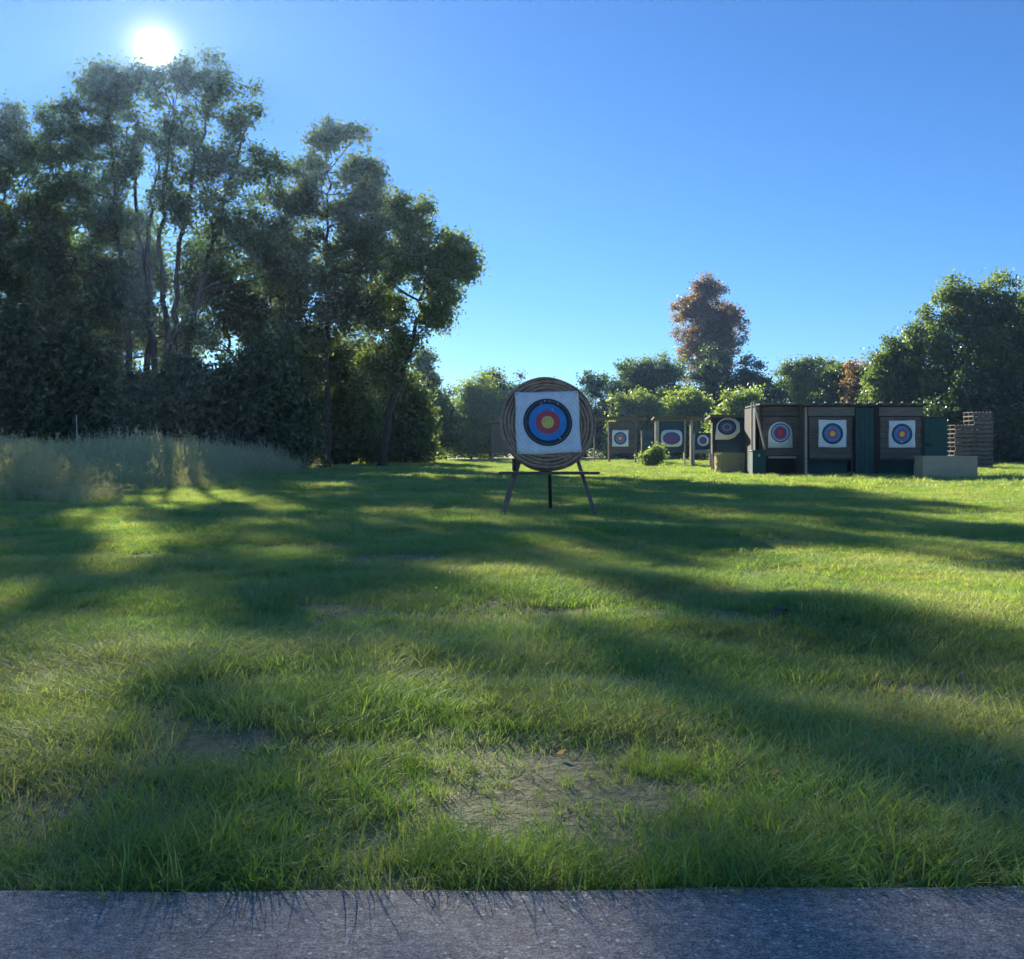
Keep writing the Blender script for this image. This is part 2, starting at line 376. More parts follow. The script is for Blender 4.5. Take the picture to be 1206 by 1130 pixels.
LG = 'tall trees on the left edge of the field'
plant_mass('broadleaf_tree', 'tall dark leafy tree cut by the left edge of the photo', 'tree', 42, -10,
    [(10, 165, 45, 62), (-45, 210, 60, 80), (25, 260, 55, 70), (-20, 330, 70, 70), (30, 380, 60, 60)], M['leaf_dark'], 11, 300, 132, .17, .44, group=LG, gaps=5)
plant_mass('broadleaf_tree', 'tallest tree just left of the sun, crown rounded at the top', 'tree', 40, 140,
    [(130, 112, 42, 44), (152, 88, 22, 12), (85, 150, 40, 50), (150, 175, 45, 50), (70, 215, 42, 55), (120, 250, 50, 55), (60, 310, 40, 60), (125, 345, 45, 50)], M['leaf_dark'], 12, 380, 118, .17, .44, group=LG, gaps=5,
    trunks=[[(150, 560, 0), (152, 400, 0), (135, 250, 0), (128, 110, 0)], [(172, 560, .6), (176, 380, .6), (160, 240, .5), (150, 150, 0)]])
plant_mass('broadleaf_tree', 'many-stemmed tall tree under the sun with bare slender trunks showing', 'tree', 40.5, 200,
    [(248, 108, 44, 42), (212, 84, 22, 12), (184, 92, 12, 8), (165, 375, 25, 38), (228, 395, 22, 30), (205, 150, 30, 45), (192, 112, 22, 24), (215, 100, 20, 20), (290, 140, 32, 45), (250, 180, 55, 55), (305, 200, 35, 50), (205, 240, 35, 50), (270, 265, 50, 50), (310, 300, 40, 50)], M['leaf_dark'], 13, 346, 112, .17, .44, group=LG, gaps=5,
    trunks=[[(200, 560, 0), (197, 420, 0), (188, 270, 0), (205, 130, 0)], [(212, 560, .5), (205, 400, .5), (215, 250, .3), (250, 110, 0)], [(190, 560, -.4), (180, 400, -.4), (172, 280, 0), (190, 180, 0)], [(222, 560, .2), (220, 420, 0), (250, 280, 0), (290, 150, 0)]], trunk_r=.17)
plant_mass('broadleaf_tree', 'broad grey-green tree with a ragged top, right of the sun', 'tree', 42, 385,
    [(385, 178, 40, 42), (412, 178, 30, 34), (428, 215, 32, 40), (355, 235, 45, 55), (410, 275, 48, 50), (440, 290, 35, 50), (345, 310, 48, 50), (395, 345, 45, 45), (430, 380, 38, 40), (355, 385, 45, 45)], M['leaf_grey'], 14, 380, 126, .17, .44, group=LG, gaps=5)
plant_mass('leaning_tree', 'tree leaning right with an open crown against the blue sky', 'tree', 44, 452,
    [(492, 262, 36, 36), (530, 295, 30, 30), (475, 305, 32, 40), (515, 335, 30, 30), (545, 310, 20, 24), (505, 372, 22, 22), (462, 250, 26, 30), (455, 345, 25, 40), (470, 400, 20, 28), (448, 430, 25, 35)], M['leaf_mid'], 15, 288, 118, .17, .44, group=LG, gaps=5,
    trunks=[[(448, 560, 0), (462, 470, 0), (488, 405, 0), (505, 290, 0)]], trunk_r=.2)
SG = 'second row of trees behind the tall left trees'
for k, (lab, D, bx, lobes, n, m) in enumerate([
    ('leafy tree in the second row at the far left', 46, 40, [(20, 300, 60, 60), (70, 360, 50, 55), (-20, 400, 60, 60), (80, 420, 45, 40)], 300, 'leaf_dark'),
    ('leafy tree in the second row seen between the slender trunks', 48, 150, [(130, 380, 45, 45), (170, 330, 32, 45), (200, 400, 40, 40), (110, 440, 50, 40), (225, 345, 28, 40), (150, 285, 35, 35), (100, 320, 40, 40)], 420, 'leaf_mid'),
    ('leafy tree in the second row right of the slender trunks', 47, 290, [(275, 350, 40, 45), (310, 395, 40, 40), (325, 340, 40, 45), (330, 440, 45, 40), (245, 300, 32, 32), (250, 400, 30, 30)], 380, 'leaf_dark'),
    ('leafy tree in the second row below the ragged grey-green crown', 49, 410, [(390, 420, 42, 40), (430, 430, 35, 40), (360, 430, 40, 40), (440, 370, 25, 35)], 260, 'leaf_mid'),
    ]):
    plant_mass('broadleaf_tree', lab, 'tree', D, bx, lobes, M[m], 20+k, int(n*.75), 110, .2, .55, .13, group=SG, gaps=4)
UG = 'dark undergrowth below the tall trees'
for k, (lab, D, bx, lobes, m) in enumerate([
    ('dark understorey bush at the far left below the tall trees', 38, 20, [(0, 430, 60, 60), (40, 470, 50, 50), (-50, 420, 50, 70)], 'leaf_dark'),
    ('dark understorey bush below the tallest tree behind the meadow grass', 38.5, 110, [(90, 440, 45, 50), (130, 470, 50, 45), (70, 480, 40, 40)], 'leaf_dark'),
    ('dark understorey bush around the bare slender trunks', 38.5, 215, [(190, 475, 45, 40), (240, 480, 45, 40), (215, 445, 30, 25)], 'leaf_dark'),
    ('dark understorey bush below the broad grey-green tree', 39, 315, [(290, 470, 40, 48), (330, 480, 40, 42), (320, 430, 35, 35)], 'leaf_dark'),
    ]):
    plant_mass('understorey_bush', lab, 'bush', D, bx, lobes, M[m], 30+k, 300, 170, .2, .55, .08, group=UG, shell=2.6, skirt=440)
HG = 'hedge shrubs between the tall trees and the big target'
for k, (lab, D, bx, lobes, m, n) in enumerate([
    ('low dark hedge shrub at the end of the meadow grass', 50, 395, [(370, 495, 35, 36), (415, 490, 35, 34), (400, 470, 25, 20), (345, 500, 25, 30)], 'leaf_mid', 420),
    ('olive hedge shrub below the leaning tree', 53, 465, [(450, 485, 32, 42), (485, 490, 28, 38), (465, 450, 20, 25)], 'leaf_mid', 400),
    ('narrow pointed shrub right of the leaning tree', 70, 505, [(500, 450, 18, 32), (515, 490, 28, 40), (497, 425, 9, 14)], 'leaf_mid', 220),
    ('pale sunlit rounded shrub left of the big target', 74, 555, [(548, 490, 28, 36), (575, 485, 22, 36), (560, 460, 16, 18)], 'leaf_sunlit_light', 300),
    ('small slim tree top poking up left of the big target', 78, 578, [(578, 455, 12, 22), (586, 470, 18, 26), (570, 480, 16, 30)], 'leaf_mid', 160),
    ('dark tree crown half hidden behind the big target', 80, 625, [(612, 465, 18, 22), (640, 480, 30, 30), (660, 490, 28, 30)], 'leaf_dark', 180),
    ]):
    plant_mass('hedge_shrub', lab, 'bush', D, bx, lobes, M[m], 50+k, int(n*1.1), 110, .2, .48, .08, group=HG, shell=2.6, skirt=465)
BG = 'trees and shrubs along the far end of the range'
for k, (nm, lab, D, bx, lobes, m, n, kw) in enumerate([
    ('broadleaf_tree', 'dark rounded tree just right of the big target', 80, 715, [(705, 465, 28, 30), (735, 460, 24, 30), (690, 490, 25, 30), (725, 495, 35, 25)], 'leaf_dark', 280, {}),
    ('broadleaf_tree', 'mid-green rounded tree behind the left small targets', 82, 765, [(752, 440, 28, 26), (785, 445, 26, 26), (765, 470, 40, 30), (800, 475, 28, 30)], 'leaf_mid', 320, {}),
    ('hedge_shrub', 'pale sunlit shrub above the leftmost small target', 74, 745, [(735, 482, 20, 20), (760, 478, 22, 22), (745, 505, 30, 25)], 'leaf_sunlit_light', 220, {}),
    ('hedge_shrub', 'bright green shrub above the oval target face', 70, 805, [(800, 480, 20, 24), (822, 474, 16, 22), (810, 505, 26, 25)], 'leaf_sunlit_light', 220, {}),
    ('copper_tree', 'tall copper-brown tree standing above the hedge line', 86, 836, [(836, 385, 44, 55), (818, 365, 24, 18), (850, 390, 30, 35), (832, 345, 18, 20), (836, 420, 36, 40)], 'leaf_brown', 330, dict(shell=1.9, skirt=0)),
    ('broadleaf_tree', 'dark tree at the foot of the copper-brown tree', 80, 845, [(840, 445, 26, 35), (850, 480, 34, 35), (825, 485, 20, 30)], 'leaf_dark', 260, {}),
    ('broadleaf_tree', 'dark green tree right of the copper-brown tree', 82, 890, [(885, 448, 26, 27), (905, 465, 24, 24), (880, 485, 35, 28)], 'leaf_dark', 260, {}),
    ('hedge_shrub', 'vivid green shrub beside the white leaning timbers', 62, 868, [(868, 480, 20, 18), (882, 472, 14, 14), (860, 505, 26, 24)], 'leaf_sunlit_light', 200, {}),
    ('broadleaf_tree', 'low round tree behind the plank shelter roof', 88, 950, [(935, 445, 26, 24), (965, 440, 28, 22), (950, 470, 40, 26)], 'leaf_mid', 280, {}),
    ('broadleaf_tree', 'low hedge tree left of the rusty brown bush', 76, 985, [(975, 455, 20, 24), (995, 450, 16, 24), (980, 485, 36, 30)], 'leaf_mid', 240, {}),
    ('copper_bush', 'rusty brown bush above the corrugated shed roof', 64, 1014, [(1012, 448, 15, 24), (1022, 462, 16, 22), (1014, 490, 22, 30)], 'leaf_brown', 170, {}),
    ('broadleaf_tree', 'olive tree on the left slope of the big right-hand tree', 60, 1058, [(1055, 425, 28, 26), (1040, 455, 28, 30), (1075, 450, 30, 40), (1060, 490, 40, 36)], 'leaf_mid', 380, {}),
    ('broadleaf_tree', 'big tree at the right edge with a domed crown', 58, 1150, [(1125, 365, 32, 34), (1165, 360, 36, 34), (1100, 405, 38, 40), (1150, 415, 55, 50), (1205, 385, 45, 45), (1130, 465, 60, 45), (1200, 455, 55, 50)], 'leaf_mid', 620, {}),
    ('broadleaf_tree', 'dark tree cut by the right edge behind the big domed tree', 60, 1255, [(1240, 400, 45, 60), (1250, 470, 55, 55), (1300, 440, 55, 70)], 'leaf_dark', 300, {}),
    ('hedge_shrub', 'dark shrub in the shade behind the pallet stacks', 54, 1140, [(1120, 505, 40, 34), (1165, 500, 40, 38), (1145, 470, 35, 30)], 'leaf_dark', 300, {}),
    ('hedge_shrub', 'dark shrub at the right edge behind the sunlit grass', 55, 1205, [(1195, 505, 35, 34), (1235, 500, 40, 38), (1215, 470, 35, 28)], 'leaf_dark', 300, {}),
    ]):
    plant_mass(nm, lab, 'tree' if 'tree' in nm else 'bush', D, bx, lobes, M[m], 80+k, int(n*1.0), 120, .22, .52, .14, group=BG, **{**dict(shell=2.6, skirt=455), **kw})

# the far hedgerow beyond the field, one mass
r = np.random.default_rng(5); n = 60000
hx = r.uniform(-110, 110, n); hh = 3.2+2.6*fbm(hx*.11, hx*0, 41)+1.2*vnoise(hx*.5, hx*0, 42)
hp = np.stack([hx, 136+r.normal(size=n)*1.2, hh*r.uniform(0, 1, n)**.8], 1)
tag(link('far_hedgerow', quads_mesh('far_hedgerow', leaf_quads(hp, .42, r), np.clip(vnoise(hx*.4, hp[:, 2]*.6, 43)*.6+r.random(n)*.4, 0, 1)), M['leaf_dark']), 'far hedgerow closing the field behind the trees', 'hedge', kind='stuff')

# ---------------------------------------------------------------- archery things
RING = [('black_ring', .39, .30, (.045, .06, .075)), ('blue_ring', .30, .195, (.05, .30, .68)), ('red_ring', .195, .10, (.62, .10, .12)), ('gold_centre', .10, 0, (.85, .66, .16))]
def print_mat(name, c):
    t = NT(name); n = t.noise(9, 4, .6, 'obj'); tc = t.n('ShaderNodeTexCoord')
    ln = t.n('ShaderNodeVectorMath', operation='LENGTH'); mp = t.n('ShaderNodeMapping'); mp.inputs['Scale'].default_value = (1, 0, 1)
    t.l(tc.outputs['Object'], mp.inputs[0]); t.l(mp.outputs[0], ln.inputs[0])
    col = t.ramp(n, [(.3, tuple(v*.85 for v in c)), (.7, tuple(min(1, v*1.08) for v in c))])
    # printed scoring circles every 1/10 of the face
    d = t.n('ShaderNodeMath', operation='PINGPONG'); d.inputs[1].default_value = .02435; t.l(ln.outputs['Value'], d.inputs[0])
    li = t.n('ShaderNodeMath', operation='LESS_THAN'); li.inputs[1].default_value = .0014; t.l(d.outputs[0], li.inputs[0])
    f = t.n('ShaderNodeMath', operation='MULTIPLY'); f.inputs[1].default_value = .55; t.l(li.outputs[0], f.inputs[0])
    lc = (.25, .27, .3) if sum(c) > .3 else (.6, .62, .65)
    return t.pbr(t.mix(f.outputs[0], col, lc), .75)
for nm, _, _, c in RING: M[nm] = print_mat(nm+'_print', c)
M['paper'] = print_mat('target_paper', (.90, .90, .89))
M['torn'] = flat_mat('torn_paper', (.75, .73, .68), .9, .1, 30, 0)
def straw_mat():
    t = NT('coiled_straw'); n = t.noise(16, 6, .7, 'obj'); n2 = t.noise(2.2, 4, .6, 'obj')
    c = t.ramp(n, [(.3, (.33, .215, .145)), (.7, (.66, .46, .32))])
    c = t.mix(.6, c, t.ramp(n2, [(.3, (.6, .55, .55)), (.7, (1.1, 1.05, 1))]), 'MULTIPLY')
    return t.pbr(c, .95, t.bump(n, .9, .02), .1)
M['straw'] = straw_mat()
def ring_mesh(r0, r1, y, wave, ax=1, az=1, n=56, a0=0, a1=2*math.pi, off=(0, 0)):
    b = MB(); rs = np.linspace(r0, r1, 3)
    for i in range(n+1):
        a = a0+(a1-a0)*i/n
        for q in rs:
            x = off[0]+q*math.cos(a)*ax; z = off[1]+q*math.sin(a)*az; b.v.append((x, y+wave(x, z), z))
    for i in range(n):
        for j in range(2):
            p = i*3+j; b.f.append((p, p+3, p+4, p+1))
    return b
def target_face(label, centre, size, rot, group, rings=None, shape='square', seed=0, ax=1, az=1, holes=(), w=None, h=None, off=(0, 0)):
    """printed paper face, origin at its centre, facing -Y"""
    root = thing('paper_target', label, 'paper target', centre, rot, group)
    r = random.Random(seed); k = size/.83; p1, p2, amp = r.uniform(0, 6), r.uniform(0, 6), .011*k*(shape == 'square')
    wave = lambda x, z: amp*math.sin(x*5/k+p1)*math.cos(z*4/k+p2)
    W = (w or size)/2; H = (h or size)/2; b = MB(); n = 14
    if shape == 'square':
        for i in range(n+1):
            for j in range(n+1):
                x = -W+2*W*i/n; z = -H+2*H*j/n
                x += .006*k*math.sin(z*9+p1)*(abs(x)/W)**3; z += .007*k*math.sin(x*7/k+p2)*(abs(z)/H)**3
                b.v.append((x, wave(x, z), z))
        b.f = [(i*(n+1)+j, (i+1)*(n+1)+j, (i+1)*(n+1)+j+1, i*(n+1)+j+1) for i in range(n) for j in range(n)]
    else:
        b.v.append((0, wave(0, 0), 0)); N_ = len(shape)
        for x, z in shape: b.v.append((x*W, wave(x*W, z*H), z*H))
        b.f = [(0, 1+i, 1+(i+1) % N_) for i in range(N_)]
    pap = b.build('paper', M['paper'], root, True)
    md = pap.modifiers.new('t', 'SOLIDIFY'); md.thickness = .003; md.offset = -1 if shape == 'square' else 1
    for q, (nm, ro, ri, c) in enumerate(rings or RING):
        mm = M.get(nm) or print_mat(nm, c); M[nm] = mm
        ring_mesh(ro*k*.82, ri*k*.82, -.004-.0008*q, wave, ax, az, off=off).build(nm, mm, root, True)
    for x, z, s_ in holes:
        hb = MB(); hb.v = [(x*k+s_*math.cos(a)*r.uniform(.5, 1.3), wave(x*k, z*k)-.012+r.uniform(-.008, 0), z*k+s_*math.sin(a)*r.uniform(.5, 1.3)) for a in np.linspace(0, 6.283, 7)[:-1]]; hb.f = [tuple(range(6))]
        hb.build('torn_hole', M['torn'], root)
    return root
def pins(root, W, H, m):
    for sx in (-1, 1):
        for sz in (-1, 1):
            b = MB(); b.tube([(sx*W, -.018, sz*H), (sx*W, -.002, sz*H)], [.009, .009], 8).build('pin', m, root)

# --- the big round straw target on its easel
D0 = 13.3; s0 = D0/F; lean = math.radians(15)
bc = P(645, 498, D0)
boss = thing('straw_boss', 'big round coiled straw target boss on the wooden easel', 'archery boss', bc, (-lean, math.radians(-.6), math.radians(4)))
R = .668; pitch = .047; turns = 13
prof = []
for i in range(12):
    a = 2*math.pi*i/12; ca, sa = math.cos(a), math.sin(a)
    prof.append((math.copysign(abs(ca)**.7, ca)*pitch*.50, math.copysign(abs(sa)**.55, sa)*.068))
b = MB(); nseg = int(turns*56); rr_ = random.Random(4)
for i in range(nseg+1):
    th = i/56*2*math.pi; rad = R-pitch/2-pitch*th/(2*math.pi)
    jit = .004*math.sin(th*7.3)+.004*math.sin(th*3.1+1); jy = .008*math.sin(th*.37+2)+.005*math.sin(th*1.9)
    tp = min(1, .12+i/40)
    for pr, pd in prof:
        q = max(rad-pitch*.5*(1-tp)+pr*tp+jit, .003); b.v.append((q*math.cos(th+4.2), .075+pd*(.4+.6*tp)+jy, q*math.sin(th+4.2)))
for i in range(nseg):
    for j in range(12): a0 = i*12+j; a1 = i*12+(j+1) % 12; b.f.append((a0, a1, a1+12, a0+12))
b.f.append(tuple(range(12))); b.f.append(tuple(nseg*12+j for j in range(12))[::-1])
b.build('straw_coil', M['straw'], boss, True)
b = MB(); cy_ = [(math.cos(a)*(R*.93), .09, math.sin(a)*(R*.93)) for a in np.linspace(0, 6.2832, 49)[:-1]]
b.v = [(x, y, z) for x, y, z in cy_]+[(x, y+.03, z) for x, y, z in cy_]; b.f = [tuple(range(48)), tuple(range(48, 96))[::-1]]+[(i, (i+1) % 48, 48+(i+1) % 48, 48+i) for i in range(48)]
b.build('backing', M['straw'], boss)
Rm = Matrix.Rotation(math.radians(4), 4, 'Z') @ Matrix.Rotation(math.radians(-.6), 4, 'Y') @ Matrix.Rotation(-lean, 4, 'X')
fr = target_face('large square paper face with blue, red and gold rings on the round straw boss', bc+Rm @ Vector((0, -.012, 0)), .832, (-lean, math.radians(-1.0), math.radians(4)), 'archery paper faces', seed=2,
    holes=[(-.03, .285, .012), (.035, .28, .010), (-.075, .25, .008), (.14, .245, .010), (.07, .165, .010), (.09, .14, .008), (.145, -.22, .013), (.0, -.17, .007), (-.26, .0, .007), (.24, -.21, .007)], w=.836, h=.832)
pins(fr, .39, .39, M['metal'])
ez = thing('target_easel', 'three-legged wooden easel holding the big round straw boss', 'easel', (bc.x, bc.y, 0))
def L0(px, z, y): return (P(px, 0, D0).x-bc.x, y, z)
apex_z = 1.74
yb = lambda z: .135+(z-bc.z)*math.tan(lean)           # plane just behind the boss
for fx, tx in ((590.5, 640), (701, 652)):
    MB().bar(L0(fx, -.03, yb(0)-.03), L0(tx, apex_z, yb(apex_z)+.03), .068 if fx < 600 else .048, .04, .006).build('leg', M['vert_wood'], ez)
MB().bar(L0(653, -.03, 1.35), L0(646, apex_z-.02, yb(apex_z)+.1), .048, .04, .006).build('leg', M['dark_wood'], ez)
MB().box(L0(587.5, 0, 0)[0], L0(704.5, 0, 0)[0], yb(.55)-.22, yb(.55)-.02, .540, .576, .006).build('ledge', M['brown_wood'], ez)
for px in (605.5,): MB().bar(L0(px, .592, yb(.5)-.04), L0(px, .74, yb(.72)-.05), .05, .05, .006).build('peg', M['dark_wood'], ez)
MB().bar(L0(640, 1.66, yb(1.66)+.06), L0(652, 1.66, yb(1.66)+.06), .05, .03, .004).build('hinge', M['metal'], ez)

# --- framed butts further away
def board_stack(root, X0, X1, z0, z1, y, th, n, m, name='board', seed=0, gap=.006):
    r = random.Random(seed); h = (z1-z0)/n
    for i in range(n):
        e = r.uniform(-.008, .008)
        MB().box(X0+e, X1+e+r.uniform(-.006, .006), y+r.uniform(-.008, .008), y+th, z0+h*i+gap/2, z0+h*(i+1)-gap/2, .006).build(name, m, root)
def butt(label, D, x0, x1, y0, y1, m, n, roof=None, posts=(), seed=0, group='framed target butts along the range', th=.12, roofm='brown_wood', post_m='vert_wood', cat='target butt'):
    s = D/F; mid = (x0+x1)/2; ox = (mid-CX)*s
    root = thing('target_butt', label, cat, (ox, D, 0), group=group); X = lambda p: (p-mid)*s; Z = lambda p: EYE+(HY-p)*s
    board_stack(root, X(x0), X(x1), Z(y1), Z(y0), -th/2, th, n, m, seed=seed)
    for p, w in posts: MB().box(X(p)-w/2, X(p)+w/2, -th/2-.075, -th/2-.012, -.1, Z(y0)-.01, .005).build('post', M[post_m], root)
    for p, w in posts: MB().box(X(p)-w/2, X(p)+w/2, th/2+.012, th/2+.08, -.1, Z(y0)-.01, .005).build('post', M[post_m], root)
    if roof:
        a, c, yt = roof
        bm = bmesh.new(); bmesh.ops.create_cube(bm, size=1)
        for v in bm.verts: v.co = ((X(a)+X(c))/2+v.co.x*(X(c)-X(a)), .12+v.co.y*1.0, Z(yt)-.04+v.co.z*.07-v.co.y*.10)
        MB().bm(bm).build('roof', M[roofm], root)
    return root, X, Z
butt('plank butt mostly hidden behind the left side of the big round boss', 56, 579, 612, 502, 534, M['brown_wood'], 5, (570, 622, 497), [(580, .09), (611, .09)], 1)
butt('brown butt carrying the leftmost small round target', 55, 717, 749, 497, 533.5, M['brown_wood'], 5, (689, 762, 492), [(717.5, .11), (748.5, .11), (700, .06)], 2)
target_face('smallest square face with blue rings, nearest the big round boss', P(730.5, 516.5, 54.88), .88, (0, 0, 0), 'archery paper faces', seed=5)
butt('dark butt with the wide oval face, pale post on its left', 47, 772, 807, 496, 533, M['blue_panel'], 4, (769, 834, 492), [(773.5, .16), (806, .06), (814, .09)], 3, post_m='pale_wood')
RO = [('navy_oval', .40, .36, (.03, .04, .10)), ('purple_oval', .36, .17, (.13, .10, .28)), ('crimson_oval', .17, 0, (.28, .07, .16))]
rr = [(math.copysign(abs(math.cos(a))**.45, math.cos(a)), math.copysign(abs(math.sin(a))**.6, math.sin(a))) for a in np.linspace(0, 6.2832, 41)[:-1]]
target_face('white rounded face with a wide purple oval, second small target from the big boss', P(791, 516.5, 46.88), .9, (0, 0, 0), 'archery paper faces', RO, rr, 6, 1.12, .80, w=.98, h=.78)
rt, X, Z = butt('small dark butt on pale timber legs between the oval face and the white hexagon face', 45, 819.5, 837, 510, 529.5, M['blue_panel'], 3, None, [(816.5, .09), (836.5, .06)], 4, post_m='pale_wood')
MB().box(X(816), X(837), -.19, -.14, Z(534), Z(530.5), .004).build('rail', M['pale_wood'], rt)
target_face('dim dark round face on the small butt with pale timber legs', P(828, 519, 44.86), .52, (0, 0, 0), 'archery paper faces',
    [('dim_ring', .36, .20, (.10, .11, .18)), ('dim_centre', .20, 0, (.20, .10, .15))], [(math.cos(a), math.sin(a)) for a in np.linspace(0, 6.2832, 33)[:-1]], 7, .9, .9, w=.5, h=.5)
M['paper_dim'] = print_mat('faded_paper', (.2, .22, .26))
rt, X, Z = butt('dark panel with a sunlit rim painted as a yellow crescent between the two far roofed butts', 57, 755, 772, 507, 531, M['blue_panel'], 3, None, [(756, .07), (771, .07)], 5)
M['crescent'] = print_mat('sunlit_rim_yellow', (.55, .50, .16))  # yellow paints the sunlit rim of a round straw boss
ring_mesh(.34, .25, -.075, lambda x, z: 0, 1.35, 1, 24, math.radians(165), math.radians(300), (.3, .05)).build('sunlit_crescent', M['crescent'], rt)
# dark net-faced butt with the broken hexagon face
rt, X, Z = butt('wide dark blue butt with the broken white hexagon face', 35, 838, 888, 492, 535, M['blue_panel'], 4, (834, 887, 490.5), [(841, .16), (877, .10)], 6, post_m='dark_wood')
hexs = [(-.86, .25), (-.55, .62), (-.2, .8), (-.05, 1.0), (.1, .8), (.62, .68), (.95, .36), (.98, -.35), (.55, -.82), (.1, -1), (-1, -1), (-.95, -.4)]
RH = [('navy_field', .40, .315, (.02, .03, .08)), ('slate_field', .315, .20, (.05, .12, .30)), ('ochre_field', .20, .13, (.45, .30, .20)), ('blue_field', .13, 0, (.06, .12, .34))]
target_face('torn white hexagonal face with a blue and orange middle', P(857, 503.5, 34.86), .8, (0, 0, 0), 'archery paper faces', RH, hexs, 8, 1.0, .82, w=.86, h=.84, off=(-.02, .0))
small = thing('paper_target', 'small half-torn ring face right of the white hexagon face', 'paper target', P(881.5, 508, 34.86), group='archery paper faces')
ring_mesh(.20, .165, -.004, lambda x, z: 0, 1, 1.15, 30, math.radians(-120), math.radians(120)).build('white_arc', M['paper'], small)
ring_mesh(.12, .05, -.004, lambda x, z: 0, 1, .8, 24).build('ochre_field', M['ochre_field'], small)
# straw bale below it
def bale_mat():
    t = NT('loose_straw'); n = t.noise(22, 6, .75, 'obj', (.5, 1, 2)); return t.pbr(t.ramp(n, [(.3, (.42, .36, .16)), (.7, (.78, .69, .38))]), .95, t.bump(n, 1, .03))
M['bale'] = bale_mat()
def bale(label, D, x0, x1, y0, y1, dep, seed, group='straw bales under the hexagon butt'):
    s = D/F; r = np.random.default_rng(seed); w = (x1-x0)*s/2; z1 = (y1-y0)*s; root = thing('straw_bale', label, 'straw bale', ((x0+x1-2*CX)/2*s, D, 0), group=group)
    bm = bmesh.new(); bmesh.ops.create_cube(bm, size=1); bmesh.ops.subdivide_edges(bm, edges=bm.edges[:], cuts=5, use_grid_fill=True)
    for v in bm.verts: v.co = Vector((v.co.x*2*w, v.co.y*dep, (v.co.z+.5)*z1))+Vector(r.normal(size=3)*.02)
    MB().bm(bm).build('straw', M['bale'], root)
    n = 1500; c = np.stack([r.uniform(-w, w, n), r.choice([-1, 1], n)*dep/2+r.normal(size=n)*.015, r.uniform(.0, z1, n)], 1)
    top = r.random(n) < .3; c[top, 1] = r.uniform(-dep/2, dep/2, top.sum()); c[top, 2] = z1
    d = r.normal(size=(n, 3))*np.array([1, .5, .6]); d /= np.linalg.norm(d, axis=1)[:, None]; d *= r.uniform(.04, .11, n)[:, None]; u = np.tile([0, 0, .004], (n, 1))
    link('loose_stalks', quads_mesh('stalks', np.stack([c-d-u, c+d-u, c+d+u, c-d+u], 1), r.random(n)), M['bale'], root)
    for k in (-.33, .33): MB().box(k*2*w-.008, k*2*w+.008, -dep/2-.022, dep/2+.022, .01, z1+.022).build('twine', M['pale_wood'], root)
bale('pale straw bale on the ground below the hexagon face', 34.4, 843, 876, 534.5, 557, .45, 3)
bale('short straw bale end beside the dark green box', 34.6, 877, 886, 536, 557, .45, 4)

# --- plank shelter with the red-centred face
D5 = 31.6; s5 = D5/F
sh = thing('plank_shelter', 'dark plank target shelter left of the corrugated shed', 'shelter', ((920-CX)*s5, D5, 0)); X = lambda p: (p-920)*s5; Z = lambda p: EYE+(HY-p)*s5
board_stack(sh, X(893), X(946), Z(490), Z(479), .03, .03, 2, M['brown_wood'], 'fascia_board', 9)
board_stack(sh, X(898), X(944), Z(537), Z(491), .0, .14, 6, M['brown_wood'], 'board', 10)
for p in (896, 944.5): MB().box(X(p)-.04, X(p)+.04, -.06, .025 if p < 900 else -.005, -.1, Z(479.5)-.02, .004).build('post', M['dark_wood'], sh)
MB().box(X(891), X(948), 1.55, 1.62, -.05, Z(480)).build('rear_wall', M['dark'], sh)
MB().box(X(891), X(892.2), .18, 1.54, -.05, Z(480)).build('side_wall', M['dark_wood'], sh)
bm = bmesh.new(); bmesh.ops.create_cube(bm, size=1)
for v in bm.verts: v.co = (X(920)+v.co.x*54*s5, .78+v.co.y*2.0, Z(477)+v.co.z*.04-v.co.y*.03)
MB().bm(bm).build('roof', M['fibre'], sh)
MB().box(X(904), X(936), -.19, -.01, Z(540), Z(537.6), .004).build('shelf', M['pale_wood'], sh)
MB().box(X(898), X(944), .5, .55, -.05, Z(540)).build('lower_panel', M['dark'], sh)  # dark sheet paints the shade in the open lower part
R5 = [('black_ring', .39, .33, None), ('blue_ring', .33, .24, None), ('white_band', .335, .30, (.7, .72, .75)), ('scarlet_middle', .24, .11, (.45, .05, .09)), ('red_ring', .11, 0, None)]
rs = [(math.cos(a)*.98, math.sin(a)*.9+.1) for a in np.linspace(0, math.pi, 22)]+[(-1, -.3), (-1, -1), (1, -1), (1, -.3)]
target_face('white round-topped face with a large red middle on the dark plank shelter', P(919, 512.3, D5-.03), .76, (0, 0, 0), 'archery paper faces', R5, rs, 12, 1, 1, w=.75, h=.80, off=(0, .06))
for lab, pts in (('pale timber leaning at the left of the dark plank shelter', ((885.5, 557), (885.5, 474))), ('pale sharpened timber slanting across the left of the plank shelter', ((901, 530), (888, 473)))):
    a = P(*pts[0], D5-.25); bq = P(*pts[1], D5-.2); a.z = min(a.z, -.02) if pts[0][1] > 550 else a.z
    rt = thing('leaning_timber', lab, 'timber', (a.x, a.y, 0), group='pale timbers at the plank shelter')
    o = Vector((a.x, a.y, 0)); MB().bar(a-o, bq-o, .055, .04, .004).build('timber', M['pale_wood'], rt)
    if a.z > 0: MB().bar(a-o+Vector((0, 0, -a.z-.02)), a-o+Vector((0, 0, .05)), .05, .035, .003).build('prop', M['dark_wood'], rt)
bx_ = thing('storage_box', 'dark green box on the grass left of the plank shelter', 'box', P(893, 526, 31.0)-Vector((0, 0, EYE))); s = 31/F
MB().box(-7.5*s, 8*s, -.1, .32, 0, 29*s, .01).build('body', M['green_paint'], bx_)
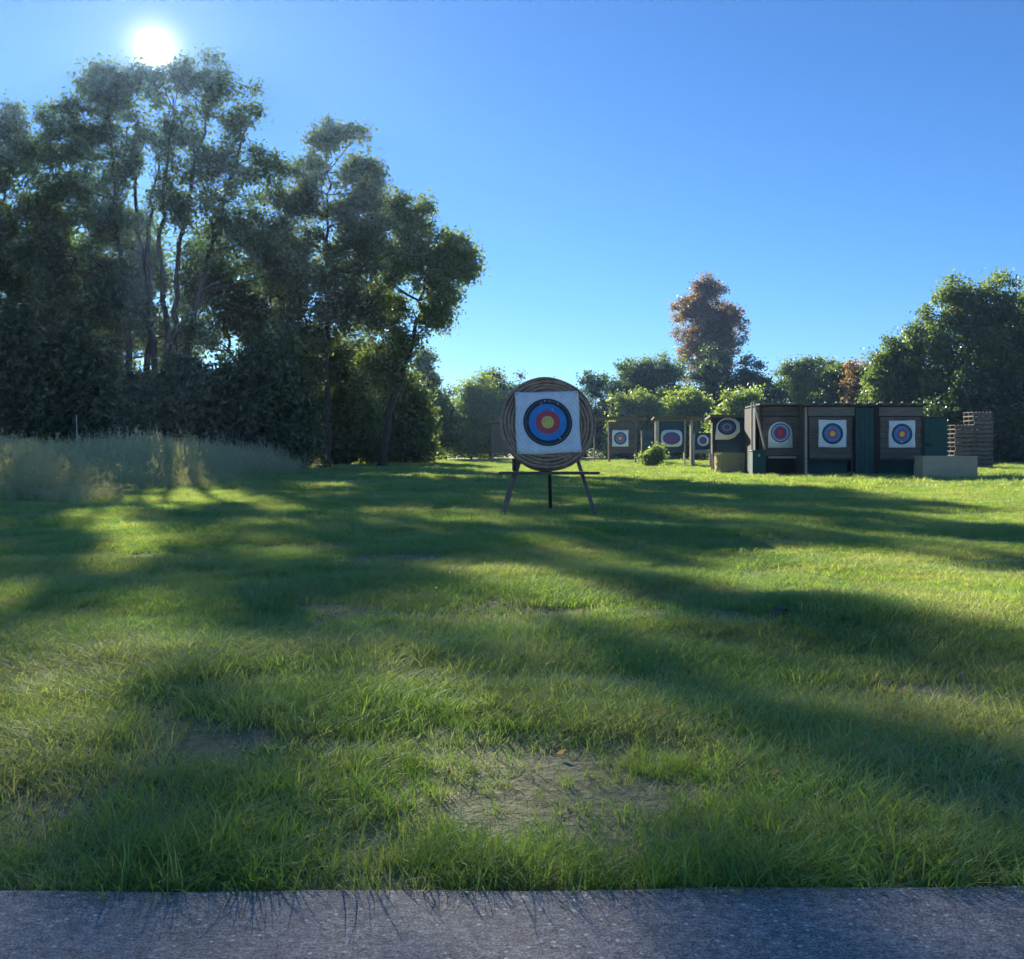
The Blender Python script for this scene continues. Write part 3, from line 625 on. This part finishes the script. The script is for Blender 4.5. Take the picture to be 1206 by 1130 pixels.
MB().box(-8.3*s, 8.8*s, -.13, .34, 29*s+.003, 30.5*s, .008).build('lid', M['green_paint'], bx_)
MB().box(-.03, .03, -.112, -.102, 23*s, 26*s).build('latch', M['metal'], bx_)

# --- the corrugated-roof shed
D6 = 31.0; s6 = D6/F
sd = thing('target_shed', 'timber shed with corrugated roof, green door and two targets', 'shed', ((1018-CX)*s6, D6, 0)); X = lambda p: (p-1018)*s6; Z = lambda p: EYE+(HY-p)*s6
def corr(x0, x1, y0, y1, z0, z1, pitch, amp, th):
    n = int((x1-x0)/pitch*10); b = MB(); rows = 7
    for t_ in (0, th):
        for j in range(rows):
            for i in range(n+1):
                x = x0+(x1-x0)*i/n; c = math.cos(2*math.pi*(x-x0)/pitch)
                b.v.append((x, y0+(y1-y0)*j/(rows-1), z0+(z1-z0)*j/(rows-1)+amp*(max(c, -.3)) - t_))
    k = (n+1)*rows
    for j in range(rows-1):
        for i in range(n):
            a = j*(n+1)+i; b.f += [(a, a+1, a+n+2, a+n+1), (k+a, k+a+n+1, k+a+n+2, k+a+1)]
    for i in range(n): b.f += [(i, k+i, k+i+1, i+1)]
    return b
corr(X(945), X(1093), -.22, 2.3, Z(476.3), Z(476.3)-.12, 12.9*s6, .03, .018).build('roof', M['fibre'], sd, True)
for i in range(11):
    bm = bmesh.new(); bmesh.ops.create_uvsphere(bm, u_segments=10, v_segments=6, radius=.034)
    for v in bm.verts: v.co = (v.co.x+X(945)+(i+1)*12.9*s6, v.co.y-.12, v.co.z*.8+Z(476.3)+.045)
    MB().bm(bm).build('sunlit_crest', M['cap_and_crest_white'], sd, True)  # white domes added to paint the sunlit tips of the corrugations
MB().box(X(949.5), X(1087), -.02, .03, Z(479.8), Z(477.2), .003).build('eaves_beam', M['dark_wood'], sd)
for a, c in ((951.5, 1006), (1034.5, 1086)): MB().box(X(a), X(c), -.05, -.024, Z(490.2), Z(480), .004).build('fascia_board', M['grey_wood'], sd)
for p, w in ((950, 2.4), (1004.5, 2.2), (1035, 2), (1086.5, 2.4)): MB().box(X(p)-w*s6/2, X(p)+w*s6/2, .035, .11, -.1, Z(479.9), .004).build('post', M['pale_wood'] if p < 960 else M['dark_wood'], sd)
for k, (a, c, t_, b_) in enumerate(((953, 1003, 491, 540), (1036.5, 1084.5, 491, 541))):
    tb = thing('x', None, None); C.objects.unlink(tb); bpy.data.objects.remove(tb)
    board_stack(sd, X(a), X(c), Z(b_), Z(t_), -.01, .13, 8, M['brown_wood'], 'board', 20+k)
    MB().box(X(a), X(c), -.06, .10, Z(b_+2.6), Z(b_+.2), .004).build('sill_beam', M['dark_wood'], sd)
    MB().box(X(a)+.03, X(c)-.03, .32, .35, -.05, Z(b_+2), .004).build('lower_panel', M['green_paint'], sd)
    MB().box(X(a)-.03, X(c)+.03, -.03, .03, -.04, .10, .004).build('base_plank', M['green_paint'], sd)
dr = MB().box(X(1006.3), X(1027.5), -.09, -.06, -.02, Z(480.8)).build('door', M['green_paint'], sd)
for i in range(4): MB().box(X(1006.5+i*5.3), X(1011.5+i*5.3), -.112, -.092, .0, Z(481.2)-.005*(i % 2), .004).build('door_plank', M['green_paint'], dr)
MB().box(X(1006.8), X(1027), -.13, -.1125, Z(520.5), Z(517.5), .003).build('door_rail', M['green_paint'], dr)
MB().box(X(1027.8), X(1034), .0, .03, -.05, Z(480.8)).build('doorway_shade', M['dark'], sd)  # dark sheet paints the shade in the gap beside the door
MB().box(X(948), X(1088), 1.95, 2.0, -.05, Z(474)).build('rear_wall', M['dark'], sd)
for p in (948.4, 1087.6): MB().box(X(p)-.02, X(p)+.02, .12, 1.94, -.05, Z(478)).build('side_wall', M['brown_wood'], sd)
MB().box(X(1075), X(1080), -.12, -.065, -.02, Z(541.8)-.1, .004).build('pale_block', M['pale_wood'], sd)
target_face('square face with thick blue rings left of the green shed door', P(980.5, 511, D6-.035), .83, (0, 0, 0), 'archery paper faces', seed=21, w=.84)
target_face('square face right of the green shed door, torn at its lower rings', P(1062.3, 511.5, D6-.035), .82, (0, 0, 0), 'archery paper faces', seed=23, holes=[(-.02, -.235, .035)], w=.80)

gc = thing('storage_cabinet', 'dark green cabinet with a dark slot right of the shed', 'cabinet', ((1102.5-CX)*s6, D6+.05, 0)); X = lambda p: (p-1102.5)*s6
MB().box(X(1088.6), X(1117), 0, .7, 0, Z(493), .01).build('body', M['green_paint'], gc)
MB().box(X(1089.5), X(1116.2), -.022, -.003, .08, Z(494), .005).build('door', M['green_paint'], gc)
MB().box(X(1088.2), X(1117.6), -.03, .73, Z(492.8), Z(491.6), .005).build('top', M['green_paint'], gc)
MB().box(X(1090.2), X(1098), -.028, -.024, Z(526), Z(522)).build('slot', M['dark'], gc)
D7 = 28.9; s7 = D7/F
pb = thing('plywood_box', 'low pale plywood box on the grass at the right of the shed', 'box', ((1118.5-CX)*s7, D7, 0), (0, 0, math.radians(-5))); X = lambda p: (p-1118.5)*s7; Z = lambda p: EYE+(HY-p)*s7
MB().box(X(1087.5), X(1150), -.012, .012, .0, Z(538.5), .003).build('front_panel', M['ply'], pb)
MB().box(X(1087.5), X(1150), .72, .744, .0, Z(538.5), .003).build('back_panel', M['ply'], pb)
for p in (1088, 1149.5): MB().box(X(p)-.011, X(p)+.011, .013, .719, .0, Z(538.5)-.003, .003).build('side_panel', M['ply'], pb)
MB().box(X(1087), X(1150.5), -.02, .75, Z(538.5)+.002, Z(537.4), .003).build('lid', M['ply'], pb)

# --- pallets
def pallet_mesh():
    parts = []; L_, W_ = .8, 1.0
    for i in range(6): parts.append(('deck_board', MB().box(-L_/2+i*.141, -L_/2+.095+i*.141, -W_/2, W_/2, .152, .177, .003)))

    for i in range(3): parts.append(('stringer', MB().box(-L_/2+.004, L_/2-.004, -W_/2+.006+i*.45, -W_/2+.044+i*.45, .0245, .1505, .004)))
    for i in range(4): parts.append(('base_board', MB().box(-L_/2+i*.235, -L_/2+.095+i*.235, -W_/2, W_/2, 0, .023, .003)))
    return [(n, b.mesh(n)) for n, b in parts]
PM = pallet_mesh()
for n, m in PM: m.materials.append(M['pallet'])
ORD = ['lowest', 'second', 'third', 'fourth', 'fifth', 'sixth', 'seventh', 'eighth', 'ninth', 'tenth', 'eleventh', 'twelfth', 'thirteenth']
Dp = 42.0; rp = random.Random(3)
for (px, cnt, nm, dy) in ((1130, 10, 'left', 0), (1153.5, 13, 'right, taller', .15)):
    for i in range(cnt):
        lab = 'weathered wooden pallet, %s from the ground in the %s pallet stack' % (ORD[i], nm) if i else 'weathered wooden pallet on the ground under the %s pallet stack' % nm
        if i == cnt-1: lab = 'weathered wooden pallet on top of the %s pallet stack' % nm
        pt = thing('wooden_pallet', lab, 'pallet', ((px-CX)/F*Dp+rp.uniform(-.02, .02), Dp+dy+rp.uniform(-.03, .03), i*.178-.005), (0, 0, rp.uniform(-.03, .03)), 'stacked pallets right of the shed')
        for n, m in PM: link(n, m, None, pt)

# ---------------------------------------------------------------- small things in the grass
st = thing('marker_stake', 'thin pale stake standing in the tall meadow grass on the left', 'stake', (P(90, 526, 27).x, 27, 0))
MB().tube([(0, 0, -.1), (.01, 0, 1.3), (.0, 0, 1.7)], [.018, .016, .014], 6).build('shaft', M['pale_wood'], st); MB().tube([(0, 0, 1.705), (0, 0, 1.72)], [.017, .012], 6).build('cap', M['cap_and_crest_white'], st)
g = G(916, 736); sb = thing('branch_stub', 'short curved brown branch stub sticking out of the turf', 'branch', (g.x, g.y, float(ground_z(g.x, g.y))), (0, 0, .3))
MB().tube([(-.05, 0, -.03), (-.035, 0, .01), (-.01, -.01, .04), (.02, -.01, .06), (.035, -.01, .066)], [.026, .026, .024, .02, .012], 9).build('stub', M['brown_wood'], sb, True)
MB().tube([(.0, .0, .04), (.05, .02, .05), (.10, .02, .03)], [.008, .006, .003], 6).build('twig', M['bark'], sb, True)
def clod(name, lab, px, py, rx, rz, seed):
    g = G(px, py); r = np.random.default_rng(seed); bm = bmesh.new(); bmesh.ops.create_icosphere(bm, subdivisions=3, radius=1)
    for v in bm.verts:
        k = 1+.35*(float(vnoise(v.co.x*2.2+seed, v.co.y*2.2+v.co.z*1.7, seed))-.5)+r.normal()*.05
        v.co = (v.co.x*rx*k, v.co.y*rx*.8*k, v.co.z*rz*k)
    o = MB().bm(bm).build(name, M['earth'], None, True, (g.x, g.y, float(ground_z(g.x, g.y))+rz*.2)); tag(o, lab, 'earth clod', 'clods of bare earth in the grass')
def earth():
    t = NT('bare_earth'); n = t.noise(30, 6, .75, 'world'); return t.pbr(t.ramp(n, [(.3, (.10, .075, .055)), (.7, (.30, .23, .16))]), 1, t.bump(n, 1, .03), .1)
M['earth'] = earth()
clod('earth_clod', 'dark earth clod beside the curved branch stub', 930, 742, .045, .022, 1)
clod('earth_clod', 'dark earth clod in mid field left of the branch stub', 843, 712, .045, .022, 2)
clod('earth_clod', 'dark earth clod in the left grass before the yellow patch', 284, 803, .035, .02, 3)
clod('earth_clod', 'flat brown clod on the bare patch at the right', 1040, 795, .06, .018, 4)

# ---------------------------------------------------------------- grass
protos = bpy.data.collections.new('grass_tufts')       # not linked to the scene: only instanced
def tuft(name, n, spread, hmin, hmax, wid, lean_, mat, seed, seg=3, head=0, flat=0):
    r = np.random.default_rng(seed); Q = []; tint = []; mi = []
    for i in range(n):
        a = r.uniform(0, 6.283); q = spread*math.sqrt(r.random()); bx, by = q*math.cos(a), q*math.sin(a)
        h = r.uniform(hmin, hmax); da = r.uniform(0, 6.283) if r.random() < .6 else a; ln = lean_*r.uniform(.25, 1.3)*h
        dx, dy = math.cos(da), math.sin(da); fx = da+1.571+r.normal()*.5; wx, wy = math.cos(fx), math.sin(fx); w = wid*r.uniform(.6, 1.3); tt = r.random()
        pts = []
        for k in range(seg+1):
            t_ = k/seg; zz = h*(t_-.30*lean_*t_*t_); pts.append((bx+dx*ln*t_*t_, by+dy*ln*t_*t_, zz-.012*(1-t_), w*(1-t_**1.6)*.5+.0002))
        for k in range(seg):
            x, y, z, ww = pts[k]; X2, Y2, Z2, w2 = pts[k+1]
            Q.append([(x-wx*ww, y-wy*ww, z), (x+wx*ww, y+wy*ww, z), (X2+wx*w2, Y2+wy*w2, Z2), (X2-wx*w2, Y2-wy*w2, Z2)]); tint.append(tt); mi.append(0)
        if r.random() < head:
            x, y, z, ww = pts[-1]
            for _ in range(10):
                o = r.normal(size=3)*np.array([.018, .018, .05]); c = np.array([x, y, z])+o; d = np.array([r.normal()*.5, r.normal()*.5, 1.])*.022; u = np.array([wx, wy, 0])*.006
                Q.append([tuple(c-d), tuple(c+u), tuple(c+d), tuple(c-u)]); tint.append(r.random()); mi.append(1)
    me = quads_mesh(name, np.array(Q), np.array(tint)); me.materials.append(mat); me.materials.append(M['straw_tip'])
    me.polygons.foreach_set('material_index', np.array(mi, dtype=np.int32))
    o = bpy.data.objects.new(name, me); protos.objects.link(o); return o
# Collection Info sorts children by name
names = []
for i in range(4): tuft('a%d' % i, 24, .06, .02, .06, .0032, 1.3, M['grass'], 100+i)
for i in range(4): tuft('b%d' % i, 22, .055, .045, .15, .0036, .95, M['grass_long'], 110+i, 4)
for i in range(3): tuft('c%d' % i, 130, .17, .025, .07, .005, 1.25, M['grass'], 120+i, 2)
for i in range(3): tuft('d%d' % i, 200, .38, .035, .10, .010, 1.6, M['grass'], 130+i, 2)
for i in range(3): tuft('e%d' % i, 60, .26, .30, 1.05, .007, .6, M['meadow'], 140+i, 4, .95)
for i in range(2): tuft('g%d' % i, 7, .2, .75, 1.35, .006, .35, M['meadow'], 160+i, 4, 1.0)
for i in range(2): tuft('f%d' % i, 14, .05, .02, .06, .0028, 1.2, M['straw_tip'], 150+i, 2)

def gn_scatter(name, pos, idx, rot, scl, label=None):
    me = bpy.data.meshes.new(name); me.vertices.add(len(pos)); me.vertices.foreach_set('co', pos.astype(np.float32).ravel())
    a = me.attributes.new('idx', 'INT', 'POINT'); a.data.foreach_set('value', idx.astype(np.int32))
    a = me.attributes.new('rot', 'FLOAT_VECTOR', 'POINT'); a.data.foreach_set('vector', rot.astype(np.float32).ravel())
    a = me.attributes.new('scl', 'FLOAT_VECTOR', 'POINT'); a.data.foreach_set('vector', scl.astype(np.float32).ravel())
    o = bpy.data.objects.new(name, me); C.objects.link(o)
    ng = bpy.data.node_groups.new(name, 'GeometryNodeTree')
    ng.interface.new_socket('Geometry', in_out='INPUT', socket_type='NodeSocketGeometry'); ng.interface.new_socket('Geometry', in_out='OUTPUT', socket_type='NodeSocketGeometry')
    gi = ng.nodes.new('NodeGroupInput'); go = ng.nodes.new('NodeGroupOutput'); ip = ng.nodes.new('GeometryNodeInstanceOnPoints')
    ci = ng.nodes.new('GeometryNodeCollectionInfo'); ci.inputs['Collection'].default_value = protos; ci.inputs['Separate Children'].default_value = True; ci.inputs['Reset Children'].default_value = True
    def na(nm, ty):
        q = ng.nodes.new('GeometryNodeInputNamedAttribute'); q.data_type = ty; q.inputs['Name'].default_value = nm; return q.outputs['Attribute']
    ip.inputs['Pick Instance'].default_value = True
    for s_, d_ in ((gi.outputs[0], ip.inputs['Points']), (ci.outputs[0], ip.inputs['Instance']), (na('idx', 'INT'), ip.inputs['Instance Index']),
                   (na('rot', 'FLOAT_VECTOR'), ip.inputs['Rotation']), (na('scl', 'FLOAT_VECTOR'), ip.inputs['Scale']), (ip.outputs[0], go.inputs[0])): ng.links.new(s_, d_)
    o.modifiers.new('scatter', 'NODES').node_group = ng
    tag(o, label, 'grass', kind='stuff'); return o
A0, B0, C0, D0_, E0, F0 = 0, 4, 8, 11, 14, 17
BARE = [(*G(1040, 800)[:2], .35), (*G(1120, 805)[:2], .5), (*G(1180, 812)[:2], .35), (*G(60, 945)[:2], .22), (*G(100, 955)[:2], .18), (*G(720, 897)[:2], .16), (*G(765, 935)[:2], .14),
        (*G(560, 945)[:2], .14), (*G(700, 800)[:2], .3), (*G(620, 800)[:2], .25), (*G(440, 985)[:2], .13), (*G(470, 1000)[:2], .1), (*G(930, 738)[:2], .2), (*G(285, 880)[:2], .12), (*G(580, 630)[:2], .4)]
def bare(x, y):
    b = np.zeros_like(x)
    for bx, by, r in BARE: b = np.maximum(b, np.exp(-(((x-bx)/1.5)**2+(y-by)**2)/(r*r)*1.25))
    return b
def zone(n, y0, y1, xm=.56, pad=.8, edge=None):
    k = 0
    y = np.sqrt(rng.uniform(y0*y0, y1*y1, n)); x = rng.uniform(-1, 1, n)*(xm*y+pad); return x, y
def make(x, y, choose, scale):
    n = len(x); z = ground_z(x, y)
    rot = np.stack([rng.normal(size=n)*.08, rng.normal(size=n)*.08, rng.uniform(0, 6.283, n)], 1)
    return np.stack([x, y, z], 1), choose, rot, scale
packs = []
TALL_X = -7.2
def in_meadow(x, y): return (x < TALL_X-.6*np.sin(y*.7)-.02*(y-17)) & (y > 16.6+.5*np.sin(x*1.3)) 
# near lawn
def lawn(n, y0, y1, base, cnt, smin, smax, cov):
    x, y = zone(n, y0, y1); d = fbm(x*1.1+3, y*1.1, 11); keep = (rng.random(n) < np.clip(cov+(d-.45)*3.2, .06, 1)*(1-.93*bare(x, y)))
    keep &= y > 2.085+.0133*x+.01*np.sin(x*9); keep &= ~in_meadow(x, y)
    x, y, d = x[keep], y[keep], d[keep]; m = len(x)
    sc = rng.uniform(smin, smax, m)*(.65+.8*fbm(x*.9, y*.9, 12)); hs = sc*rng.uniform(.75, 1.3, m)*(.7+.7*fbm(x*.5, y*.5+7, 13))
    packs.append(make(x, y, base+rng.integers(0, cnt, m), np.stack([sc, sc, hs], 1)))
lawn(24000, 2.06, 5.2, A0, 4, .7, 1.4, .5)
lawn(24000, 5.0, 11, C0, 3, .5, 1.0, .5)
lawn(16000, 4.0, 8, A0, 4, .9, 1.6, .5)
lawn(20000, 10.5, 22, C0, 3, .8, 1.25, .8)
lawn(20000, 21, 64, D0_, 3, .8, 1.3, .85)
# longer uncut tufts: a fringe along the pavement and scattered clumps
def longs(n, y0, y1, thr, smin, smax, fringe=False):
    x, y = zone(n, y0, y1); d = fbm(x*1.5+20, y*1.5, 21)
    if fringe: keep = (rng.random(n) < (np.clip(1-(y-2.1)/.75, 0, 1)**1.3)*np.clip(fbm(x*2.4, y*1.5+2, 22)*2.6-.75, .08, 1))
    else: keep = rng.random(n) < np.clip((d-thr)*6, 0, 1)
    keep &= y > 2.075+.0133*x; keep &= rng.random(n) > bare(x, y)*.95; keep &= ~in_meadow(x, y)
    x, y = x[keep], y[keep]; m = len(x); sc = rng.uniform(smin, smax, m)
    packs.append(make(x, y, B0+rng.integers(0, 4, m), np.stack([sc, sc, sc*rng.uniform(.7, 1.25, m)], 1)))
longs(2600, 2.07, 2.75, 0, .35, 1.0, True)
longs(5000, 2.3, 5.5, .62, .3, .65)
longs(9000, 5.5, 16, .56, .3, .7)
# taller grass clumps added at the sunlit patches, to catch the sun
for px, py, r_, n_ in ((570, 668, .5, 90), (600, 690, .45, 70), (965, 722, .35, 110), (1010, 732, .4, 90), (400, 830, .3, 110), (440, 860, .28, 90), (345, 668, .6, 80), (530, 1005, .14, 60), (870, 965, .14, 50), (25, 850, .25, 90),
                     (680, 850, .3, 70), (640, 1010, .14, 40), (290, 1000, .14, 40), (470, 910, .2, 60), (780, 900, .2, 60), (1150, 700, .6, 80), (1090, 1000, .15, 40), (200, 1010, .12, 40), (560, 1020, .1, 30)):
    g = G(px, py); x = g.x+rng.normal(size=n_)*r_*.6; y = g.y+rng.normal(size=n_)*r_*.45; k = y > 2.08+.0133*x; x, y = x[k], y[k]; m = len(x); sc = rng.uniform(.35, .75, m)
    packs.append(make(x, y, B0+rng.integers(0, 4, m), np.stack([sc, sc, sc*rng.uniform(.7, 1.2, m)], 1)))
# dry stalks and thatch
x, y = zone(14000, 2.1, 20); keep = (rng.random(len(x)) < .35+.5*bare(x, y)) & (y > 2.12+.0133*x); x, y = x[keep], y[keep]; m = len(x)
sc = rng.uniform(.6, 1.4, m); packs.append(make(x, y, F0+rng.integers(0, 2, m), np.stack([sc, sc, sc*.8], 1)))
pk = [np.concatenate([p[k] for p in packs]) for k in range(4)]
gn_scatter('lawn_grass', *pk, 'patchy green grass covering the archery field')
# tall meadow strip on the left
n = 6000; x = rng.uniform(-34, -6, n); y = rng.uniform(15.5, 40, n); keep = in_meadow(x, y) & (x > -.62*y-3); x, y = x[keep], y[keep]; m = len(x)
edge = np.clip((TALL_X-x)/1.6, .0, 1)*np.clip((y-16.3)/3.0, 0, 1)
sc = rng.uniform(.7, 1.15, m); hs = sc*(.22+.68*edge)*(.45+1.0*fbm(x*.5, y*.5, 31))*1.22
pick = E0+rng.integers(0, 3, m); stalk = (rng.random(m) < .22) & (edge > .3); pick[stalk] = F0+2+rng.integers(0, 2, stalk.sum()); hs[stalk] = rng.uniform(.55, 1.1, stalk.sum())
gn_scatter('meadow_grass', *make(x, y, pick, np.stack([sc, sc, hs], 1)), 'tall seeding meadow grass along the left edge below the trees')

# fallen leaves and clover heads, too small and many to count
r = np.random.default_rng(77); n = 900; y = np.sqrt(r.uniform(2.2**2, 14**2, n)); x = r.uniform(-1, 1, n)*(.56*y+.5); ok = y > 2.15+.0133*x; x, y = x[ok], y[ok]; n = len(x)
lq = leaf_quads(np.stack([x, y, ground_z(x, y)+r.uniform(.01, .05, n)], 1), .028, r)
tag(link('fallen_leaves', quads_mesh('fallen_leaves', lq, r.random(n)), M['leaf_brown']), 'small dry leaves scattered in the lawn', 'leaves', kind='stuff')
# broad-leaved weeds
def weed(lab, px, py, n, L_, seed, mat, up=.6, group='broad-leaved weeds in the lawn'):
    g = G(px, py); r = random.Random(seed); root = thing('dock_plant', lab, 'plant', (g.x, g.y, float(ground_z(g.x, g.y))), (0, 0, r.uniform(0, 6)), group=group)
    for i in range(n):
        a = i*2.4+r.uniform(-.3, .3); l = L_*r.uniform(.7, 1.15); w = l*.2; u = up*r.uniform(.7, 1.3); b = MB(); k = 7
        for j in range(k+1):
            t_ = j/k; ww = w*math.sin(math.pi*min(1, t_*.93+.07))**.7*(1 if t_ > .25 else .3+2.8*t_); rad = l*t_*math.cos(u*(1-t_*.8)); z = l*math.sin(u)*t_*(1.15-.55*t_)
            for sgn in (-1, 0, 1):
                o = sgn*ww+.004*math.sin(j*2+i); b.v.append((math.cos(a)*rad-math.sin(a)*o, math.sin(a)*rad+math.cos(a)*o, z+abs(sgn)*ww*.35))
        for j in range(k):
            for q in (0, 1): p = j*3+q; b.f.append((p, p+3, p+4, p+1))
        b.build('leaf', mat, root, True)
def simple_leaf(name, c):
    t = NT(name); n = t.noise(25, 4, .6, 'world'); return t.leafy(t.ramp(n, [(.3, tuple(v*.75 for v in c)), (.7, c)]), .5, .02, .6)
M['dock'] = simple_leaf('dock_leaf', (.24, .40, .07))
weed('bright broad-leaved weed in the left foreground grass', 312, 905, 4, .085, 1, M['dock'], 1.15)
weed('flat broad-leaved weed in the right foreground grass', 1162, 893, 6, .12, 2, M['dock'], .45)
weed('small broad-leaved weed near the right bare patch', 1128, 752, 5, .11, 3, M['dock'], .8)
weed('broad-leaved weed at the pavement edge on the left', 205, 1010, 5, .10, 4, M['dock'], .9)
plant_mass('leafy_bush', 'small bright leafy bush at the foot of the oval-face butt', 'bush', 45.5, 769, [(768, 541, 13, 9), (776, 534, 8, 10)], M['leaf_sunlit_light'], 200, 60, 40, .14, .22, .02)

# ---------------------------------------------------------------- thin haze added for the lens veil around the sun
bm = bmesh.new(); bmesh.ops.create_cube(bm, size=1)
for v in bm.verts: v.co = (v.co.x*5400, v.co.y*5400, -1.1 if v.co.z < 0 else 17.5)
me = bpy.data.meshes.new('haze'); bm.to_mesh(me); bm.free()
t = NT('haze_air'); pv = t.n('ShaderNodeVolumePrincipled'); pv.inputs['Color'].default_value = (.36, .60, 1, 1); pv.inputs['Density'].default_value = HAZE; pv.inputs['Anisotropy'].default_value = .75
t.l(pv.outputs[0], t.out.inputs['Volume'])
tag(link('haze', me, t.m), 'thin bluish haze added over the whole field', 'haze', kind='stuff')
